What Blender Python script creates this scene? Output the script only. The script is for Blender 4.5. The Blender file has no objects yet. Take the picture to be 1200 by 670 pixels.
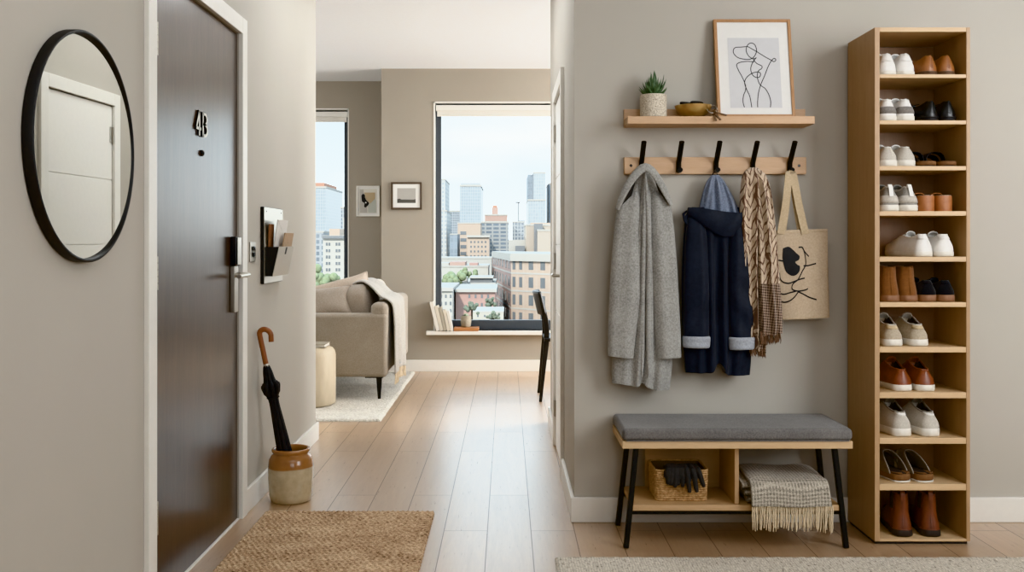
import bpy, bmesh, math, random
from math import sin, cos, pi, sqrt, radians as R
from mathutils import Vector, Matrix, Euler
random.seed(7)
SC = bpy.context.scene
COL = SC.collection
# ---------------------------------------------------------------- camera frame (photo taken as 1200 x 670)
F, CX, CY, H = 1120.0, 594.0, 284.0, 1.15
def wx(px, Y): return (px - CX) * Y / F
def wz(py, Y): return H - (py - CY) * Y / F
def W(px, py, Y): return Vector((wx(px, Y), Y, wz(py, Y)))
def lerp(a, b, t): return a + (b - a) * t
def sstep(a, b, x):
    t = min(1, max(0, (x - a) / (b - a))); return t * t * (3 - 2 * t)
def interp(keys, t):
    """smooth interpolation through tuples (t, v1, v2, ...)"""
    if t <= keys[0][0]: return keys[0][1:]
    for i in range(len(keys) - 1):
        a, b = keys[i], keys[i + 1]
        if t <= b[0]:
            u = (t - a[0]) / (b[0] - a[0])
            p = keys[max(0, i - 1)]; q = keys[min(len(keys) - 1, i + 2)]
            out = []
            for k in range(1, len(a)):
                m0 = (b[k] - p[k]) / max(1e-9, b[0] - p[0]) * (b[0] - a[0])
                m1 = (q[k] - a[k]) / max(1e-9, q[0] - a[0]) * (b[0] - a[0])
                u2, u3 = u * u, u * u * u
                out.append((2*u3-3*u2+1)*a[k] + (u3-2*u2+u)*m0 + (-2*u3+3*u2)*b[k] + (u3-u2)*m1)
            return tuple(out)
    return keys[-1][1:]

# ---------------------------------------------------------------- materials
def lin(c):
    if isinstance(c, str):
        c = c.lstrip('#'); c = [int(c[i:i+2], 16) / 255 for i in (0, 2, 4)]
    return tuple(x / 12.92 if x <= .04045 else ((x + .055) / 1.055) ** 2.4 for x in c) + (1,)
class NT:
    def __init__(s, name):
        s.m = bpy.data.materials.new(name); s.m.use_nodes = True
        s.t = s.m.node_tree; s.n = s.t.nodes; s.b = s.n['Principled BSDF']
        s.out = s.n['Material Output']
    def add(s, typ, **kw):
        nd = s.n.new(typ)
        for k, v in kw.items():
            if k.startswith('i_'):
                nd.inputs[k[2:].replace('_', ' ')].default_value = v
            else: setattr(nd, k, v)
        return nd
    def link(s, a, b): s.t.links.new(a, b)
    def coord(s, scale=(1, 1, 1), kind='Object', rot=(0, 0, 0), loc=(0, 0, 0)):
        tc = s.add('ShaderNodeTexCoord'); mp = s.add('ShaderNodeMapping')
        mp.inputs['Scale'].default_value = scale; mp.inputs['Rotation'].default_value = rot
        mp.inputs['Location'].default_value = loc
        s.link(tc.outputs[kind], mp.inputs['Vector']); return mp.outputs['Vector']
    def math(s, op, a, b=None, c=None):
        nd = s.add('ShaderNodeMath', operation=op)
        for i, v in enumerate((a, b, c)):
            if v is None: continue
            if isinstance(v, (int, float)): nd.inputs[i].default_value = v
            else: s.link(v, nd.inputs[i])
        return nd.outputs[0]
    def noise(s, vec, scale=5, detail=3, rough=.5, dist=0):
        nd = s.add('ShaderNodeTexNoise'); nd.inputs['Scale'].default_value = scale
        nd.inputs['Detail'].default_value = detail; nd.inputs['Roughness'].default_value = rough
        nd.inputs['Distortion'].default_value = dist
        if vec is not None: s.link(vec, nd.inputs['Vector'])
        return nd.outputs['Fac']
    def ramp(s, fac, stops, mode='LINEAR'):
        nd = s.add('ShaderNodeValToRGB'); cr = nd.color_ramp; cr.interpolation = mode
        while len(cr.elements) < len(stops): cr.elements.new(.5)
        for e, (p, c) in zip(cr.elements, stops): e.position = p; e.color = c if len(c) == 4 else lin(c)
        s.link(fac, nd.inputs['Fac']); return nd.outputs['Color']
    def mix(s, fac, a, b, blend='MIX'):
        nd = s.add('ShaderNodeMix', data_type='RGBA', blend_type=blend)
        for i, v in ((0, fac), (6, a), (7, b)):
            if isinstance(v, (int, float)): nd.inputs[i].default_value = v
            elif isinstance(v, (tuple, str)): nd.inputs[i].default_value = lin(v) if isinstance(v, str) or len(v) == 3 else v
            else: s.link(v, nd.inputs[i])
        return nd.outputs[2]
    def color(s, c):
        if isinstance(c, (str, tuple)): s.b.inputs['Base Color'].default_value = lin(c)
        else: s.link(c, s.b.inputs['Base Color'])
    def bump(s, h, strength=.3, dist=.002):
        nd = s.add('ShaderNodeBump'); nd.inputs['Strength'].default_value = strength
        nd.inputs['Distance'].default_value = dist; s.link(h, nd.inputs['Height'])
        s.link(nd.outputs['Normal'], s.b.inputs['Normal'])
    def setp(s, **kw):
        for k, v in kw.items(): s.b.inputs[k.replace('_', ' ')].default_value = v
def plain(name, c, rough=.5, metal=0, c2=None, scale=40, bump=0, bscale=200, stretch=(1, 1, 1), bdist=.002, detail=3, **kw):
    t = NT(name); t.setp(Roughness=rough, Metallic=metal)
    for k, v in kw.items(): t.b.inputs[k.replace('_', ' ')].default_value = v
    v = t.coord(stretch)
    if c2:
        t.color(t.ramp(t.noise(v, scale, detail), [(.3, c), (.7, c2)]))
    else:
        t.color(t.ramp(t.noise(v, scale, 2), [(0, tuple(x * .985 for x in _rgb(c))), (1, tuple(min(1, x * 1.01) for x in _rgb(c)))]))
    if bump: t.bump(t.noise(v, bscale, 3), bump, bdist)
    return t.m
def _rgb(c):
    c = c.lstrip('#'); return tuple(int(c[i:i+2], 16) / 255 for i in (0, 2, 4))
def wood(name, c1, c2, axis='z', rough=.45, scale=1.0, coat=0):
    t = NT(name); t.setp(Roughness=rough)
    st = {'x': (1.2, 14, 14), 'y': (14, 1.2, 14), 'z': (14, 14, 1.2)}[axis]
    v = t.coord(tuple(k * scale for k in st))
    n1 = t.noise(v, 3, 6, .65, .6); n2 = t.noise(v, 22, 4, .6, .2)
    c = t.ramp(n1, [(.25, c1), (.75, c2)])
    c = t.mix(.22, c, t.ramp(n2, [(.35, c1), (.65, c2)]), 'MULTIPLY') if False else t.mix(.35, c, t.ramp(n2, [(.3, c1), (.7, c2)]))
    t.color(c); t.bump(n2, .12, .001)
    if coat: t.setp(Coat_Weight=coat, Coat_Roughness=.2)
    return t.m
def fabric(name, c1, c2, scale=180, rough=.95, bump=.5, bscale=350, bdist=.002, big=.25):
    t = NT(name); t.setp(Roughness=rough, Sheen_Weight=.25); t.b.inputs['Specular IOR Level'].default_value = .2
    v = t.coord()
    n = t.noise(v, scale, 4, .7); n2 = t.noise(v, 9, 3)
    f = t.math('ADD', t.math('MULTIPLY', n, 1 - big), t.math('MULTIPLY', n2, big))
    t.color(t.ramp(f, [(.36, c1), (.64, c2)])); t.bump(t.noise(v, bscale, 2), bump, bdist)
    return t.m

MAT = {}
def build_materials():
    m = MAT
    # wall paint
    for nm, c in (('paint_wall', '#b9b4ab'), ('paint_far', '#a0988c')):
        t = NT(nm); v = t.coord(); t.color(t.ramp(t.noise(v, 2.2, 3), [(.2, tuple(x * .985 for x in _rgb(c))), (.8, tuple(x * 1.01 for x in _rgb(c)))]))
        t.setp(Roughness=.75); t.bump(t.noise(v, 260, 2), .06, .001); m[nm] = t.m
    m['paint_ceiling'] = plain('paint_ceiling', '#eceef0', .85)
    m['white_trim'] = plain('white_trim', '#e6e4de', .4)
    m['white_door'] = plain('white_door', '#e9e7e2', .4)
    # plank floor
    t = NT('oak_planks'); tc = t.add('ShaderNodeTexCoord'); sp = t.add('ShaderNodeSeparateXYZ'); t.link(tc.outputs['Object'], sp.inputs[0])
    cb = t.add('ShaderNodeCombineXYZ')
    t.link(sp.outputs['Y'], cb.inputs['X']); t.link(t.math('ADD', sp.outputs['X'], .1735 * 60 - .096), cb.inputs['Y'])
    br = t.add('ShaderNodeTexBrick'); t.link(cb.outputs[0], br.inputs['Vector'])
    br.offset = .37; br.offset_frequency = 2; br.squash = 1
    for k, val in (('Scale', 1), ('Mortar Size', .0019), ('Mortar Smooth', .2), ('Bias', 0), ('Brick Width', 1.45), ('Row Height', .1735)):
        br.inputs[k].default_value = val
    br.inputs['Color1'].default_value = (0, 0, 0, 1); br.inputs['Color2'].default_value = (1, 1, 1, 1); br.inputs['Mortar'].default_value = (.5, .5, .5, 1)
    idn = t.add('ShaderNodeSeparateColor'); t.link(br.outputs['Color'], idn.inputs[0]); rid = idn.outputs[0]
    cb2 = t.add('ShaderNodeCombineXYZ')
    t.link(t.math('MULTIPLY', sp.outputs['X'], 16), cb2.inputs['X']); t.link(t.math('MULTIPLY', sp.outputs['Y'], 1.3), cb2.inputs['Y']); t.link(t.math('MULTIPLY', rid, 37), cb2.inputs['Z'])
    g1 = t.noise(cb2.outputs[0], 1.1, 5, .6, 1.4); g2 = t.noise(cb2.outputs[0], 9, 4, .6, .3)
    base = t.ramp(g1, [(.2, '#a98a6c'), (.5, '#b7997c'), (.8, '#c4a88c')])
    base = t.mix(.3, base, t.ramp(g2, [(.3, '#9f8064'), (.7, '#c8ad90')]))
    tone = t.ramp(rid, [(0, (.93, .93, .93)), (1, (1, 1, 1))])
    base = t.mix(1.0, base, tone, 'MULTIPLY')
    base = t.mix(t.math('MULTIPLY', br.outputs['Fac'], .85), base, '#5f4c3d')
    t.color(base); t.setp(Roughness=.36, Coat_Weight=1.0, Coat_Roughness=.4, Coat_IOR=1.7)
    t.link(t.math('ADD', t.math('MULTIPLY', g2, .14), .23), t.b.inputs['Roughness'])
    t.bump(t.math('SUBTRACT', t.math('MULTIPLY', g2, .25), br.outputs['Fac']), .25, .0015); m['floor'] = t.m
    t.link(t.b.inputs['Normal'].links[0].from_socket, t.b.inputs['Coat Normal']); t.link(t.math('SUBTRACT', 1.0, t.math('MULTIPLY', br.outputs['Fac'], .9)), t.b.inputs['Coat Weight'])
    m['oak'] = wood('oak_upright', '#a18261', '#b69777', 'z'); m['oak_x'] = wood('oak_lengthwise', '#ab8b67', '#c1a280', 'x')
    m['oak_edge'] = wood('oak_edge', '#be9f7a', '#d0b491', 'x')
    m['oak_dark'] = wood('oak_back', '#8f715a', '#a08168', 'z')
    m['rail_wood'] = wood('rail_wood', '#be9b79', '#cfae8e', 'x'); m['frame_wood'] = wood('frame_wood', '#a37b57', '#bb926b', 'z')
    m['walnut'] = wood('walnut_door', '#281d17', '#4f3e33', 'z', .3, .6, .3)
    m['black_metal'] = plain('black_metal', '#171717', .42, .3); m['black_paint'] = plain('black_paint', '#1a1a1b', .5)
    m['dark_frame'] = plain('dark_window_frame', '#474c52', .45, .2)
    m['steel'] = plain('brushed_steel', '#b9b4ab', .28, 1.0, stretch=(1, 1, 30), bump=.05, bscale=60)
    m['steel_light'] = plain('satin_steel', '#c9c5bc', .35, 1.0); m['chrome'] = plain('chrome', '#c8c8c6', .18, 1)
    m['steel_face'] = plain('pale_steel_face', '#dcd9d2', .45, .6); m['dark_gloss'] = plain('dark_gloss', '#101112', .2)
    t = NT('mirror_glass'); t.color('#e2e3e0'); t.setp(Metallic=1, Roughness=.0); m['mirror'] = t.m
    t = NT('window_glass'); tr = t.add('ShaderNodeBsdfTransparent'); gl = t.add('ShaderNodeBsdfGlossy'); gl.inputs['Roughness'].default_value = .01
    fr = t.add('ShaderNodeFresnel'); fr.inputs['IOR'].default_value = 1.35; mx = t.add('ShaderNodeMixShader'); tr.inputs['Color'].default_value = (.97, .985, .98, 1)
    t.link(fr.outputs[0], mx.inputs[0]); t.link(tr.outputs[0], mx.inputs[1]); t.link(gl.outputs[0], mx.inputs[2]); t.link(mx.outputs[0], t.out.inputs['Surface']); m['glass'] = t.m
    m['blind'] = plain('blind_fabric', '#e0ddd6', .8)
    m['bench_fabric'] = fabric('grey_bench_fabric', '#62605f', '#7f7c7a', 160); m['coat_wool'] = fabric('grey_wool', '#868581', '#b0afab', 140, bump=.6)
    m['gap_and_loop'] = fabric('dark_gap_and_loop', '#2b2a29', '#3a3938')  # dark cloth for the hanging loops and the painted collar gaps
    m['navy'] = fabric('navy_cotton', '#1e2129', '#2b2f39', 60, .6, .15, 500, big=.5); m['chambray'] = fabric('chambray', '#626b7c', '#858e9f', 160, .9)
    m['cuff'] = fabric('light_cuff', '#8b8f98', '#aeb2b9', 160)
    m['canvas'] = fabric('tote_canvas', '#b3a08a', '#c4b29b', 130, .95, .3, 400); m['strap'] = fabric('tote_strap', '#b5a286', '#c8b599', 130)
    m['ink'] = plain('black_ink', '#202022', .7); m['line'] = plain('drawn_line', '#2f2f30', .8)
    # scarf
    t = NT('patterned_scarf'); t.setp(Roughness=.95, Sheen_Weight=.2); tc = t.add('ShaderNodeTexCoord'); sp = t.add('ShaderNodeSeparateXYZ'); t.link(tc.outputs['Object'], sp.inputs[0])
    nz = t.noise(t.coord(), 14, 3)
    xx = t.math('ADD', t.math('MULTIPLY', sp.outputs['X'], 24), t.math('MULTIPLY', nz, 1.1))
    tri = t.math('ABSOLUTE', t.math('SUBTRACT', t.math('FRACT', xx), .5))
    ph = t.math('FRACT', t.math('ADD', t.math('ADD', t.math('MULTIPLY', sp.outputs['Z'], 22), t.math('MULTIPLY', tri, 2.6)), t.math('MULTIPLY', nz, 1.2)))
    band = t.math('LESS_THAN', ph, .24); edge = t.math('LESS_THAN', tri, .07)
    dark = t.math('MAXIMUM', band, edge)
    low = t.math('LESS_THAN', sp.outputs['Z'], t.math('ADD', -.125, t.math('MULTIPLY', nz, .03)))
    right = t.math('GREATER_THAN', sp.outputs['X'], .012)
    zone = t.math('MULTIPLY', low, right)
    ck = t.add('ShaderNodeTexChecker'); ck.inputs['Scale'].default_value = 170; t.link(t.coord((1, .0, .8), rot=(0, .7, 0)), ck.inputs['Vector'])
    fine = t.mix(ck.outputs['Fac'], '#57473e', '#a08d7e')
    c = t.mix(dark, t.ramp(t.noise(t.coord(), 50), [(.3, '#b8a48f'), (.7, '#d0bea9')]), '#6a5245')
    t.color(t.mix(zone, c, fine)); t.bump(t.noise(t.coord(), 220), .35, .002); m['scarf'] = t.m
    m['scarf_fringe'] = fabric('scarf_fringe', '#6a5243', '#8c7360', 120)
    # bench blanket: small basket weave
    t = NT('tweed_throw'); t.setp(Roughness=1, Sheen_Weight=.2)
    v = t.coord((1, 1, 1)); ck = t.add('ShaderNodeTexChecker'); ck.inputs['Scale'].default_value = 1
    tc = t.add('ShaderNodeTexCoord'); sp = t.add('ShaderNodeSeparateXYZ'); t.link(tc.outputs['Object'], sp.inputs[0]); cb = t.add('ShaderNodeCombineXYZ')
    yz = t.math('SUBTRACT', sp.outputs['Z'], sp.outputs['Y'])
    t.link(t.math('MULTIPLY', t.math('ADD', sp.outputs['X'], yz), 84), cb.inputs['X']); t.link(t.math('MULTIPLY', t.math('SUBTRACT', sp.outputs['X'], yz), 84), cb.inputs['Y'])
    cb.inputs['Z'].default_value = .5
    t.link(cb.outputs[0], ck.inputs['Vector'])
    c = t.mix(ck.outputs['Fac'], '#79736a', '#bbb2a4'); t.color(t.mix(.4, c, t.ramp(t.noise(v, 160), [(.35, '#57524b'), (.65, '#c4baaa')])))
    t.bump(ck.outputs['Fac'], .6, .003); m['tweed'] = t.m
    m['fringe'] = fabric('cream_fringe', '#c0ae93', '#dccbb0', 150)
    m['jute'] = None
    t = NT('jute'); t.setp(Roughness=1); v = t.coord((.7, 1.3, 1)); n = t.noise(v, 75, 4, .8); n2 = t.noise(v, 7, 3)
    f = t.math('ADD', t.math('MULTIPLY', n, .8), t.math('MULTIPLY', n2, .2))
    t.color(t.ramp(f, [(.35, '#5b4632'), (.47, '#b39477'), (.62, '#e4cbab')])); t.bump(n, .8, .004); m['jute'] = t.m
    t = NT('runner_weave'); t.setp(Roughness=1); v = t.coord(); 
    w1 = t.add('ShaderNodeTexWave', wave_type='BANDS', bands_direction='X'); w1.inputs['Scale'].default_value = 34; w1.inputs['Distortion'].default_value = 3; t.link(v, w1.inputs['Vector'])
    n = t.noise(t.coord((70, 140, 1)), 1, 3, .8); n2 = t.noise(t.coord((130, 40, 1), rot=(0, 0, .6)), .8, 2, .7)
    f = t.math('ADD', t.math('MULTIPLY', n, .6), t.math('MULTIPLY', n2, .4))
    c = t.ramp(f, [(.37, '#5b544b'), (.43, '#bdb4a6'), (.62, '#e2dacd')]); t.color(t.mix(.2, c, w1.outputs['Color'], 'MULTIPLY'))
    t.bump(n, .8, .004); m['runner'] = t.m
    m['area_rug'] = fabric('ivory_rug', '#b5aea1', '#e2ddd2', 70, 1, 1, 90, .01)
    m['basket'] = plain('seagrass', '#93714e', .8, 0, '#cba981', 90, .5, 260)
    m['basket_in'] = plain('basket_lining', '#5a452f', .9); m['glove'] = plain('black_knit', '#2b2a2a', .85, 0, '#383736', 120, .3, 400)
    # crock
    t = NT('two_tone_stoneware'); tc = t.add('ShaderNodeTexCoord'); sp = t.add('ShaderNodeSeparateXYZ'); t.link(tc.outputs['Object'], sp.inputs[0])
    zz = t.math('ADD', sp.outputs['Z'], t.math('MULTIPLY', t.noise(t.coord(), 12), .012))
    t.color(t.mix(t.math('MULTIPLY', t.math('SUBTRACT', zz, .156), 160), t.ramp(t.noise(t.coord(), 30), [(.3, '#b3a58a'), (.7, '#c3b59b')]), t.ramp(t.noise(t.coord(), 14), [(.3, '#875d38'), (.7, '#a3754a')])))
    for nd in t.n:
        if nd.type == 'MIX': nd.clamp_factor = True
    t.setp(Roughness=.25, Coat_Weight=.4); m['crock'] = t.m
    m['crook'] = wood('umbrella_crook', '#77472c', '#99623d', 'z', .3); m['umbrella'] = plain('umbrella_cloth', '#131315', .7, 0, '#1c1c1f', 50, .2, 200)
    # speckled pot, plant
    t = NT('speckled_pot'); v = t.coord(); sp_ = t.noise(v, 230, 2, .6); t.color(t.ramp(sp_, [(.36, '#9d8f7c'), (.5, '#cfc5b4'), (.7, '#ddd5c6')])); t.setp(Roughness=.7); t.bump(sp_, .3, .001); m['pot'] = t.m
    m['leaf'] = plain('succulent_leaf', '#3a5136', .5, 0, '#6a8260', 60); m['soil'] = plain('soil', '#3b2d22', 1, 0, '#2a2019', 90)
    m['brass'] = plain('brass', '#c9ab78', .3, .9, '#dcc08d', 20); m['white_paper'] = plain('white_paper', '#e4e3e0', .8); m['grey_paper'] = plain('grey_paper', '#cfcfd1', .8)
    m['envelope_white'] = plain('white_envelope', '#dcd9d4', .7); m['envelope_tan'] = plain('tan_envelope', '#b59a7f', .7); m['kraft'] = plain('kraft_card', '#8c6246', .8)
    m['sofa'] = fabric('sofa_linen', '#958b7e', '#a69d91', 130, bump=.4); m['cushion'] = fabric('cushion_linen', '#988d81', '#aca196', 110)
    m['pillow'] = fabric('pale_pillow', '#b5a596', '#c7b9ab', 110); m['white_cushion'] = fabric('cream_cushion', '#d6cfc4', '#e5dfd6', 110)
    m['throw'] = fabric('grey_throw', '#98938c', '#b9b4ac', 110, 1, .7); m['stool'] = plain('travertine', '#b9aa92', .6, 0, '#d0c3ad', 12, .15, 90, (1, 1, .35))
    m['chair'] = wood('ebonised_wood', '#161413', '#231f1d', 'z', .4); m['walnut_frame'] = plain('walnut_frame', '#54463a', .5)
    m['book_cream'] = plain('cream_book', '#cfc8ba', .8); m['book_white'] = plain('white_book', '#dedad2', .8); m['book_grey'] = plain('grey_book', '#aaa394', .8)
    m['board'] = wood('board_wood', '#a5714a', '#b98359', 'x'); m['vase'] = plain('grey_stone_pot', '#8f8778', .8, 0, '#a39b8b', 60)
    m['pale_plant'] = plain('pale_succulent', '#8f9c86', .7, 0, '#b4beaa', 60)
    # leathers
    for nm, a, b, r in (('white_leather', '#dddad5', '#e8e6e2', .5), ('tan_leather', '#875737', '#9b683f', .35), ('black_leather', '#121110', '#1b1a19', .28), ('cognac', '#6c3b25', '#84492c', .35),
                        ('chestnut', '#5f3524', '#70402a', .38), ('sole_white', '#d3cec4', '#e0dcd3', .6), ('sole_brown', '#5a4535', '#6d5644', .7), ('sole_dark', '#2e2926', '#3a3430', .8),
                        ('sole_black', '#161414', '#1e1c1b', .6), ('gum', '#7d5b45', '#8e6a52', .7), ('cork', '#6b4c33', '#7f5d41', .9), ('lining_dark', '#2f2620', '#3b3028', .9), ('mule_tan', '#95603d', '#a8704a', .5)):
        m[nm] = plain(nm, a, r, 0, b, 40, .1, 300)
    m['grey_mesh'] = fabric('grey_mesh', '#8b8780', '#a39f98', 200); m['pale_knit'] = fabric('pale_knit', '#b3aca2', '#c5bfb5', 200); m['mid_grey'] = fabric('mid_grey_panel', '#77726d', '#8c8781', 200)
    m['beige_suede'] = fabric('beige_suede', '#a59885', '#bbae9b', 150); m['beige_tab'] = fabric('beige_heel_tab', '#b3a082', '#c4b294', 150); m['black_knit'] = fabric('black_shoe_knit', '#151517', '#202023', 200)
    m['brown_suede'] = fabric('brown_suede', '#6d4a30', '#83593a', 60, big=.5); m['taupe_suede'] = fabric('taupe_suede', '#695a4a', '#7d6e5d', 150); m['lining_pale'] = fabric('pale_lining', '#8d857b', '#a29a90', 200)
build_materials()
def facade(name, wall, win, sx, sz, mx=.25, wall2=None, rough=.7):
    """wall with a regular grid of windows drawn by a brick texture without offset"""
    t = NT(name); tc = t.add('ShaderNodeTexCoord'); sp = t.add('ShaderNodeSeparateXYZ'); t.link(tc.outputs['Object'], sp.inputs[0]); cb = t.add('ShaderNodeCombineXYZ')
    t.link(t.math('ADD', sp.outputs['X'], sp.outputs['Y']), cb.inputs['X']); t.link(sp.outputs['Z'], cb.inputs['Y'])
    br = t.add('ShaderNodeTexBrick'); br.offset = 0; br.squash = 1; t.link(cb.outputs[0], br.inputs['Vector'])
    for k, val in (('Scale', 1), ('Mortar Size', mx), ('Mortar Smooth', .0), ('Bias', 0), ('Brick Width', sx), ('Row Height', sz)): br.inputs[k].default_value = val
    br.inputs['Color1'].default_value = lin(win); br.inputs['Color2'].default_value = lin(tuple(min(1, x * 1.1) for x in _rgb(win))); br.inputs['Mortar'].default_value = lin(wall)
    t.color(br.outputs['Color']); t.setp(Roughness=rough); return t.m

# ---------------------------------------------------------------- mesh builder
def world_loc(o):
    v = Vector((0, 0, 0))
    while o is not None: v = v + o.location; o = o.parent
    return v
class MB:
    def __init__(s): s.v = []; s.f = []; s.mi = []
    def add(s, vs, fs, mi=0):
        b = len(s.v); s.v += [Vector(v) for v in vs]; s.f += [tuple(i + b for i in f) for f in fs]; s.mi += [mi] * len(fs); return s
    def box(s, x0, x1, y0, y1, z0, z1, mi=0):
        vs = [(x, y, z) for z in (z0, z1) for y in (y0, y1) for x in (x0, x1)]
        return s.add(vs, [(0, 2, 3, 1), (4, 5, 7, 6), (0, 1, 5, 4), (2, 6, 7, 3), (0, 4, 6, 2), (1, 3, 7, 5)], mi)
    def hexa(s, bot, top, mi=0):
        return s.add(list(bot) + list(top), [(3, 2, 1, 0), (4, 5, 6, 7)] + [(i, (i + 1) % 4, 4 + (i + 1) % 4, 4 + i) for i in range(4)], mi)
    def prism(s, poly, h, axis='z', o=0, mi=0):
        """poly of 2D points extruded along axis from o to o+h"""
        def P(p, k):
            return {'z': (p[0], p[1], k), 'y': (p[0], k, p[1]), 'x': (k, p[0], p[1])}[axis]
        n = len(poly)
        return s.add([P(p, o) for p in poly] + [P(p, o + h) for p in poly], [tuple(range(n))[::-1], tuple(range(n, 2 * n))] + [(i, (i + 1) % n, n + (i + 1) % n, n + i) for i in range(n)], mi)
    def loft(s, rings, cap=True, closed=True, mi=0):
        n = len(rings[0]); vs = [p for r in rings for p in r]; fs = []
        for i in range(len(rings) - 1):
            for j in range(n if closed else n - 1):
                k = (j + 1) % n; fs.append((i * n + j, i * n + k, (i + 1) * n + k, (i + 1) * n + j))
        if cap and closed: fs += [tuple(range(n))[::-1], tuple(range((len(rings) - 1) * n, len(rings) * n))]
        return s.add(vs, fs, mi)
    def tube(s, pts, r, seg=8, cap=True, mi=0, flat=None):
        """tube through pts; r number or list; flat=(a,b) gives an elliptic section"""
        pts = [Vector(p) for p in pts]; n = len(pts); rs = r if isinstance(r, (list, tuple)) else [r] * n
        rings = []; up = None
        for i in range(n):
            d = (pts[min(n - 1, i + 1)] - pts[max(0, i - 1)]).normalized()
            if up is None:
                up = Vector((0, 0, 1)) if abs(d.z) < .9 else Vector((0, 1, 0))
            u = (up - d * up.dot(d)).normalized(); w = d.cross(u); up = u
            a, b = (1, 1) if flat is None else flat
            rings.append([pts[i] + (u * cos(2 * pi * k / seg) * a + w * sin(2 * pi * k / seg) * b) * rs[i] for k in range(seg)])
        return s.loft(rings, cap, mi=mi)
    def bar(s, p, q, w, d=None, mi=0):
        """square bar between two points"""
        d = d or w; p = Vector(p); q = Vector(q); a = (q - p).normalized()
        u = Vector((1, 0, 0)) if abs(a.x) < .8 else Vector((0, 1, 0)); u = (u - a * u.dot(a)).normalized(); v = a.cross(u)
        c = [(-1, -1), (1, -1), (1, 1), (-1, 1)]
        return s.hexa([p + u * w / 2 * i + v * d / 2 * j for i, j in c], [q + u * w / 2 * i + v * d / 2 * j for i, j in c], mi)
    def lathe(s, prof, c=(0, 0, 0), seg=32, axis='z', mi=0, cap=True):
        rings = []
        for r, h in prof:
            ring = []
            for k in range(seg):
                a = 2 * pi * k / seg
                p = {'z': (r * cos(a), r * sin(a), h), 'x': (h, r * cos(a), r * sin(a)), 'y': (r * cos(a), h, r * sin(a))}[axis]
                ring.append(Vector(p) + Vector(c))
            rings.append(ring)
        return s.loft(rings, cap, mi=mi)
    def grid(s, fn, nu, nv, mi=0):
        vs = [fn(i / nu, j / nv) for j in range(nv + 1) for i in range(nu + 1)]
        return s.add(vs, [(j * (nu + 1) + i, j * (nu + 1) + i + 1, (j + 1) * (nu + 1) + i + 1, (j + 1) * (nu + 1) + i) for j in range(nv) for i in range(nu)], mi)
    def blob(s, c, r, e=(.5, .5), rot=None, seg=28, rings=18, mi=0):
        """superellipsoid cushion; e small = boxy"""
        def pw(x, k): return math.copysign(abs(x) ** k, x)
        rr = []
        M = (rot or Euler((0, 0, 0))).to_matrix()
        for j in range(rings + 1):
            a = -pi / 2 + pi * j / rings; a = max(-pi / 2 + .02, min(pi / 2 - .02, a))
            rr.append([M @ Vector((r[0] * pw(cos(a), e[1]) * pw(cos(2 * pi * k / seg), e[0]), r[1] * pw(cos(a), e[1]) * pw(sin(2 * pi * k / seg), e[0]), r[2] * pw(sin(a), e[1]))) + Vector(c) for k in range(seg)])
        return s.loft(rr, mi=mi)
    def ribbon(s, pts, w, mapf, t=.001, mi=0):
        """flat stroke of width w along 2D pts, mapf(u,v,h) -> world; h 0 = on surface, t = raised"""
        n = len(pts); L = []; Rr = []
        for i in range(n):
            a = pts[max(0, i - 1)]; b = pts[min(n - 1, i + 1)]; dx, dy = b[0] - a[0], b[1] - a[1]; l = sqrt(dx * dx + dy * dy) or 1
            nx, ny = -dy / l * w / 2, dx / l * w / 2
            L.append((pts[i][0] + nx, pts[i][1] + ny)); Rr.append((pts[i][0] - nx, pts[i][1] - ny))
        rings = [[mapf(*L[i], 0), mapf(*Rr[i], 0), mapf(*Rr[i], t), mapf(*L[i], t)] for i in range(n)]
        return s.loft(rings, mi=mi)
    def build(s, name, mat, parent=None, smooth=True, bevel=0, bseg=2, subsurf=0, solid=0, angle=40, auto=True, fixn=True):
        me = bpy.data.meshes.new(name); off = world_loc(parent) if parent else Vector((0, 0, 0))
        me.from_pydata([v - off for v in s.v], [], s.f)
        mats = mat if isinstance(mat, (list, tuple)) else [mat]
        for k in mats: me.materials.append(MAT[k] if isinstance(k, str) else k)
        if any(s.mi): me.polygons.foreach_set('material_index', s.mi)
        if fixn:
            bm = bmesh.new(); bm.from_mesh(me); bmesh.ops.recalc_face_normals(bm, faces=bm.faces); bm.to_mesh(me); bm.free()
        me.polygons.foreach_set('use_smooth', [smooth] * len(me.polygons))
        o = bpy.data.objects.new(name, me); COL.objects.link(o); o.parent = parent
        if solid: md = o.modifiers.new('Solidify', 'SOLIDIFY'); md.thickness = solid; md.offset = 0
        if bevel: md = o.modifiers.new('Bevel', 'BEVEL'); md.width = bevel; md.segments = bseg; md.limit_method = 'ANGLE'; md.angle_limit = R(35)
        if subsurf: md = o.modifiers.new('Subdivision', 'SUBSURF'); md.levels = subsurf; md.render_levels = subsurf
        if smooth and auto and not subsurf:
            me.set_sharp_from_angle(angle=R(angle)) if not bevel else None
            if bevel: o.modifiers.new('WeightedNormal', 'WEIGHTED_NORMAL')
        return o
def tag(o, label=None, cat=None, group=None, kind=None):
    for k, v in (('label', label), ('category', cat), ('group', group), ('kind', kind)):
        if v: o[k] = v
    return o
def thing(name, label, cat, loc=(0, 0, 0), group=None, kind=None):
    o = bpy.data.objects.new(name, None); COL.objects.link(o); o.location = loc; o.empty_display_size = .05
    return tag(o, label, cat, group, kind)
def dup(root, loc=None, rz=0, label=None, group=None):
    def cp(o, par):
        c = o.copy(); COL.objects.link(c); c.parent = par
        for ch in kids.get(o, []): cp(ch, c)
        return c
    kids = {}
    for o in COL.objects:
        if o.parent: kids.setdefault(o.parent, []).append(o)
    r = cp(root, None)
    if loc is not None: r.location = loc
    r.rotation_euler = (0, 0, rz)
    if label: r['label'] = label
    if group: r['group'] = group
    return r
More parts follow.
